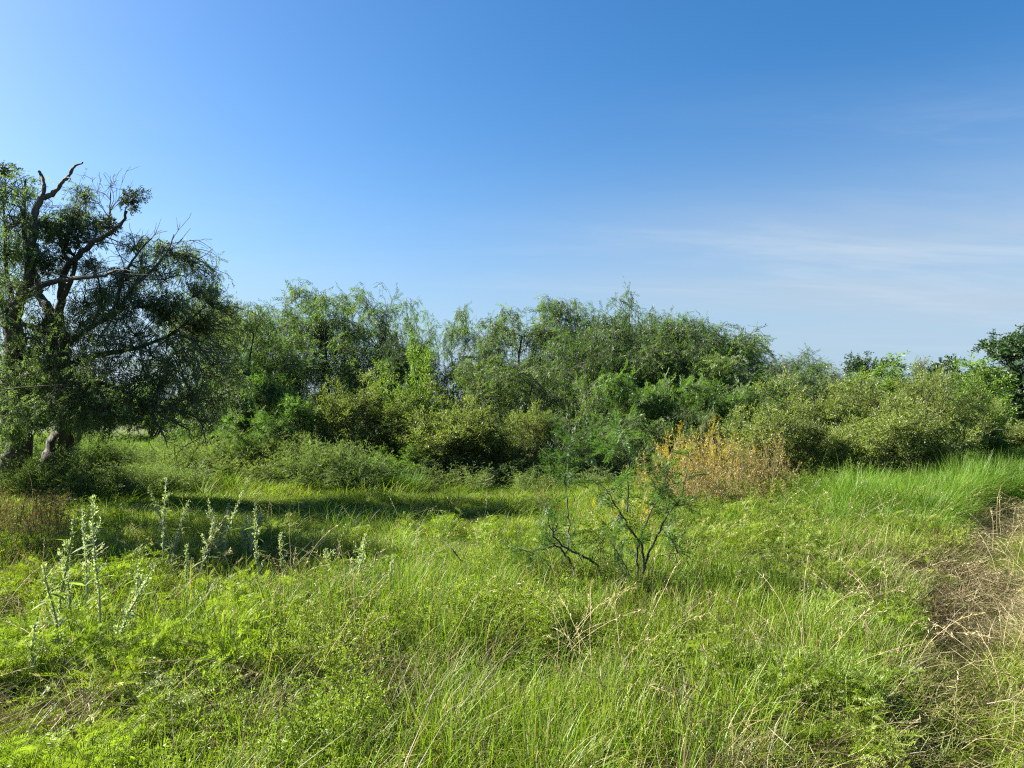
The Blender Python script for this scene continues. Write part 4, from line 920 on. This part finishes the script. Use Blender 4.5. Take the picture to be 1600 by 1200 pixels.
# ------------------------------------------------------------------ pale flowering stalks at the left
def leaf_mesh():
    V, F = [], []
    for k, t in enumerate(np.linspace(0, 1, 5)):
        w = .5 * math.sin(math.pi * (.12 + .88 * t)) ** .8 * .22; z = -.22 * t * t
        V += [(t, -w, z + w * .35), (t, 0, z), (t, w, z + w * .35)]
    for k in range(4):
        b = 3 * k; F += [(b, b + 1, b + 4, b + 3), (b + 1, b + 2, b + 5, b + 4)]
    return new_mesh('leaf', V, F, M['weedleaf'], np.repeat(np.linspace(.2, .8, 5), 3), True)
LEAF = leaf_mesh()
def stalk(k, px, base_py, top_py, lean, stems, nleaf, label):
    rng = np.random.default_rng(400 + k)
    d = CAM_H * FPX / (base_py - 640); c = at(px, 640, d); z = gzf(c[0], d)
    H = at(px, top_py, d)[2] - z
    t = thing('flowering_stalk', label, 'weed', (c[0], d, z), 'pale flowering stalks at the left', 0)
    lv = []
    for s in range(stems):
        gs, gf = Geo(), Geo()
        hh = H * (1 if s == 0 else rng.uniform(.7, .95)); tl = lean + rng.normal() * .05 + (0 if s == 0 else rng.choice([-1, 1]) * rng.uniform(.08, .25))
        p = march([0, 0, -.05], [math.sin(tl), rng.normal() * .06, math.cos(tl)], hh * 1.03, 10, rng, .085, .035)
        tubes(gs, [(p, np.linspace(.0075, .0028, 11))], 5, rng)
        side = []; tubes(gf, [(p[3:], np.linspace(.0085, .003, 11)[3:] * 1.08)], 5, rng)
        for q in range(9):
            f = rng.uniform(.38, .95) * 9.99; i0 = int(f); a = rng.random() * 6.28
            b = march(p[i0], [math.cos(a) * .7, math.sin(a) * .7, .75], rng.uniform(.03, .12), 4, rng, .08, .2)
            tubes(gf, [(b, np.linspace(.003, .0015, 5))], 3, rng); side.append(b)
        tv = np.array([[0, 0, 0], [.008, .004, 0], [.019, 0, .003], [.008, -.004, 0]])
        for b, m, lo in [(p, 190, .5)] + [(b, 18, .2) for b in side]:
            f = (lo + (1 - lo) * rng.random(m)) * (len(b) - 1.01); i0 = f.astype(int)
            P = b[i0] + (b[i0 + 1] - b[i0]) * (f - i0)[:, None] + rng.normal(size=(m, 3)) * .007
            D = rng.normal(size=(m, 3)) * .7 + unit(b[i0 + 1] - b[i0])
            stamp(gf, tv, np.array([[0, 1, 2, 3]]), np.full(4, .6), P, frames(D, rng), rng.uniform(.6, 1.35, m), rng)
        link('stem', gs.mesh('stem', M['stalk'], True), t); link('flower_spike', gf.mesh('flower_spike', M['spike']), t)
        for q in range(nleaf + 3):
            f = rng.uniform(.3, .88) * 9.99; i0 = int(f); lv.append((p[i0] + (p[i0 + 1] - p[i0]) * (f - i0), rng.random() * 6.28, rng.uniform(.07, .14)))
    for P, a, L in lv:
        o = link('leaf', LEAF, t); o.location = tuple(P); o.rotation_euler = (rng.normal() * .3, rng.uniform(-.7, .3), a); o.scale = (L, L, L)
for k, row in enumerate([
    (92, 1065, 790, .02, 2, 9, 'thick pale stalk with dense white spike and yellow lit leaves at far left'),
    (165, 1060, 772, .03, 2, 8, 'tall pale branching stalk right of the thick left stalk'),
    (78, 1095, 962, .0, 1, 4, 'short leafy pale stalk low in front of the left stalks'),
    (140, 985, 785, -.02, 1, 4, 'thin pale stalk standing between the two tall left stalks'),
    (252, 930, 742, .06, 2, 8, 'slender pale stalk bending right in front of the tree shadow'),
    (318, 945, 800, .05, 1, 5, 'short pale stalk with yellow leaf beside the slender bent stalk'),
    (352, 915, 735, .0, 2, 7, 'tall straight pale stalk in the middle of the tree shadow'),
    (385, 900, 790, .03, 2, 6, 'bushy pale stalk right of the tall straight stalk'),
    (428, 940, 780, .01, 1, 6, 'pale stalk at the right end of the shadow group'),
    (405, 905, 800, .06, 1, 4, 'thin pale stalk between the bushy stalk and the right end one'),
    (118, 1010, 850, .05, 1, 4, 'low thin stalk between the thick left stalk and the branching one'),
    (205, 1000, 870, -.04, 1, 4, 'low pale stalk just right of the tall branching stalk'),
    (268, 915, 752, -.03, 1, 4, 'thin upright stalk close behind the slender bent stalk'),
    (295, 960, 845, .08, 1, 4, 'low leaning stalk left of the short yellow leaved stalk'),
    (338, 900, 780, .03, 1, 3, 'thin stalk just left of the tall straight stalk'),
    (452, 925, 830, .06, 1, 3, 'low thin stalk at the outer right of the shadow group'),
    (610, 950, 860, .02, 1, 3, 'low thin stalk right of the lone sunny stalk'),
    (548, 935, 815, .02, 2, 6, 'lone pale stalk with greenish tip in the sunny grass'),
    (527, 930, 850, -.01, 1, 3, 'short pale stalk just left of the lone sunny stalk'),
]): stalk(k, *row)

# ------------------------------------------------------------------ leafy saplings in front
def sapling(seed, label, base, d0, lines, sprays, group='young feathery saplings in the meadow', extra=0.0):
    rng = np.random.default_rng(seed); b = at(base[0], base[1], d0); b[2] = gzf(b[0], b[1])
    t = thing('mesquite_sapling', label, 'sapling', tuple(b), group)
    gs, gf, gr = Geo(), Geo(), Geo(); ends = []
    for li, (pl, r0, r1, n) in enumerate(lines):
        q = smooth_line(np.array([at(*p) for p in pl]) - b, 4); q[1:-1] += rng.normal(size=(len(q) - 2, 3)) * .008
        tubes(gs, [(q, np.linspace(r0, r1, len(q)))], 6, rng, .05)
        for k in range(n):
            f = rng.uniform(.45, 1.0) ** .7 * (len(q) - 1.01); i0 = int(f); p = q[i0] + (q[i0 + 1] - q[i0]) * (f - i0)
            dd = unit(q[i0 + 1] - q[i0]) * .5 + unit(rng.normal(size=3)) * .9 + np.array([0, 0, .15])
            tw = march(p, unit(dd), rng.uniform(.10, .32), 4, rng, .2, -.03)
            tubes(gs, [(tw, np.linspace(.0035, .0018, 5))], 4, rng); ends.append(tw)
    PP, DD = [], []
    for tw in ends:
        m = sprays; f = rng.random(m) * (len(tw) - 1.01); i0 = f.astype(int)
        PP.append(tw[i0] + (tw[i0 + 1] - tw[i0]) * (f - i0)[:, None]); DD.append(unit(tw[i0 + 1] - tw[i0]) * .6 + rng.normal(size=(m, 3)) * .7 + np.array([0, 0, -.1]))
    P, D = np.concatenate(PP), np.concatenate(DD); s_ = rng.integers(0, 3, len(P))
    for s in range(3): stamp(gf, *SP_FROND[s], P[s_ == s], frames(D[s_ == s], rng, (0, .6, .6)), rng.uniform(.75, 1.2, (s_ == s).sum()), rng)
    link('stems', gs.mesh('stems', M['bark'], True), t); link('fronds', gf.mesh('fronds', M['frond']), t)
DS = 7.0
sapling(501, 'left feathery sapling with crooked dark stems spreading low', (915, 905), DS, [
    ([(940, 900, DS), (928, 878, DS), (895, 862, 7.0), (868, 842, 6.9), (858, 815, 6.9), (852, 790, 6.9)], .015, .004, 8),
    ([(898, 900, DS), (888, 872, 7.1), (876, 856, 7.1), (866, 850, 7.1)], .014, .006, 5),
    ([(885, 865, 7.1), (890, 830, 7.2), (886, 790, 7.3), (884, 750, 7.3), (878, 715, 7.3), (880, 690, 7.3)], .011, .004, 14),
    ([(868, 852, 7.1), (835, 860, 7.0), (800, 862, 6.9)], .006, .003, 5),
    ([(928, 876, DS), (940, 855, 6.8), (945, 840, 6.8)], .005, .003, 2),
    ([(882, 735, 7.3), (905, 710, 7.4), (925, 695, 7.4)], .005, .003, 5)], 5)
sapling(502, 'right feathery sapling with tall dark stems reaching before the thicket', (1000, 935), DS - .1, [
    ([(998, 938, DS - .1), (1003, 905, 6.9), (1006, 870, 6.9), (998, 845, 6.9), (980, 820, 6.9), (965, 795, 6.9), (952, 772, 6.9), (948, 765, 6.9)], .017, .004, 11),
    ([(996, 905, 6.9), (996, 870, 7.0), (997, 845, 7.0)], .012, .009, 2),
    ([(1008, 880, 6.9), (1022, 845, 6.8), (1040, 812, 6.7), (1058, 788, 6.7), (1068, 760, 6.7)], .012, .004, 8),
    ([(980, 800, 6.9), (982, 760, 7.0), (980, 720, 7.0), (972, 690, 7.0), (968, 662, 7.0)], .009, .003, 11),
    ([(998, 845, 7.0), (1012, 810, 7.2), (1028, 780, 7.3), (1040, 745, 7.3), (1052, 700, 7.3)], .010, .003, 11),
    ([(985, 905, 6.9), (975, 880, 6.8), (962, 860, 6.8)], .007, .004, 5),
    ([(1010, 870, 6.9), (1040, 866, 6.6), (1070, 862, 6.5)], .005, .003, 5)], 5)
# bare twigs
def bare_twig(label, base, d, lines):
    rng = np.random.default_rng(int(base[0])); b = at(base[0], base[1], d); b[2] = gzf(b[0], b[1]); g = Geo()
    for pl, r in lines:
        q = smooth_line(np.array([at(px, py, d + dz) for px, py, dz in pl]) - b, 4); tubes(g, [(q, np.linspace(r, r * .4, len(q)))], 5, rng, .08)
    o = link('bare_twig', g.mesh('bare_twig', M['deadwood'], True)); o.location = tuple(b); tag(o, label, 'twig', 'bare dead twigs standing in the grass')
bare_twig('forked bare twig leaning left in the sunny grass', (745, 925), 7.2, [([(748, 930, 0), (735, 890, 0), (722, 878, .1), (706, 858, .1), (694, 846, .2)], .010), ([(733, 886, 0), (736, 878, -.1), (737, 870, -.1)], .006), ([(742, 912, 0), (728, 900, .1), (716, 896, .1)], .005)])
bare_twig('thin bare twig left of the left sapling', (792, 915), 7.0, [([(792, 918, 0), (786, 895, 0), (776, 880, .1), (770, 868, .1)], .007), ([(786, 900, 0), (776, 896, .1)], .004)])
bare_twig('dark broken stick lying at the left frame edge', (18, 1015), 5.4, [([(28, 1020, 0), (12, 996, 0), (-8, 975, .1), (-30, 962, .2)], .014), ([(12, 996, 0), (14, 975, -.1)], .006)])
bare_twig('dark upright dead stem right of the thick left stalk', (122, 985), 5.9, [([(124, 990, 0), (122, 960, 0), (128, 935, 0), (127, 915, 0)], .007), ([(112, 990, .1), (110, 958, .1), (113, 930, .1)], .006)])
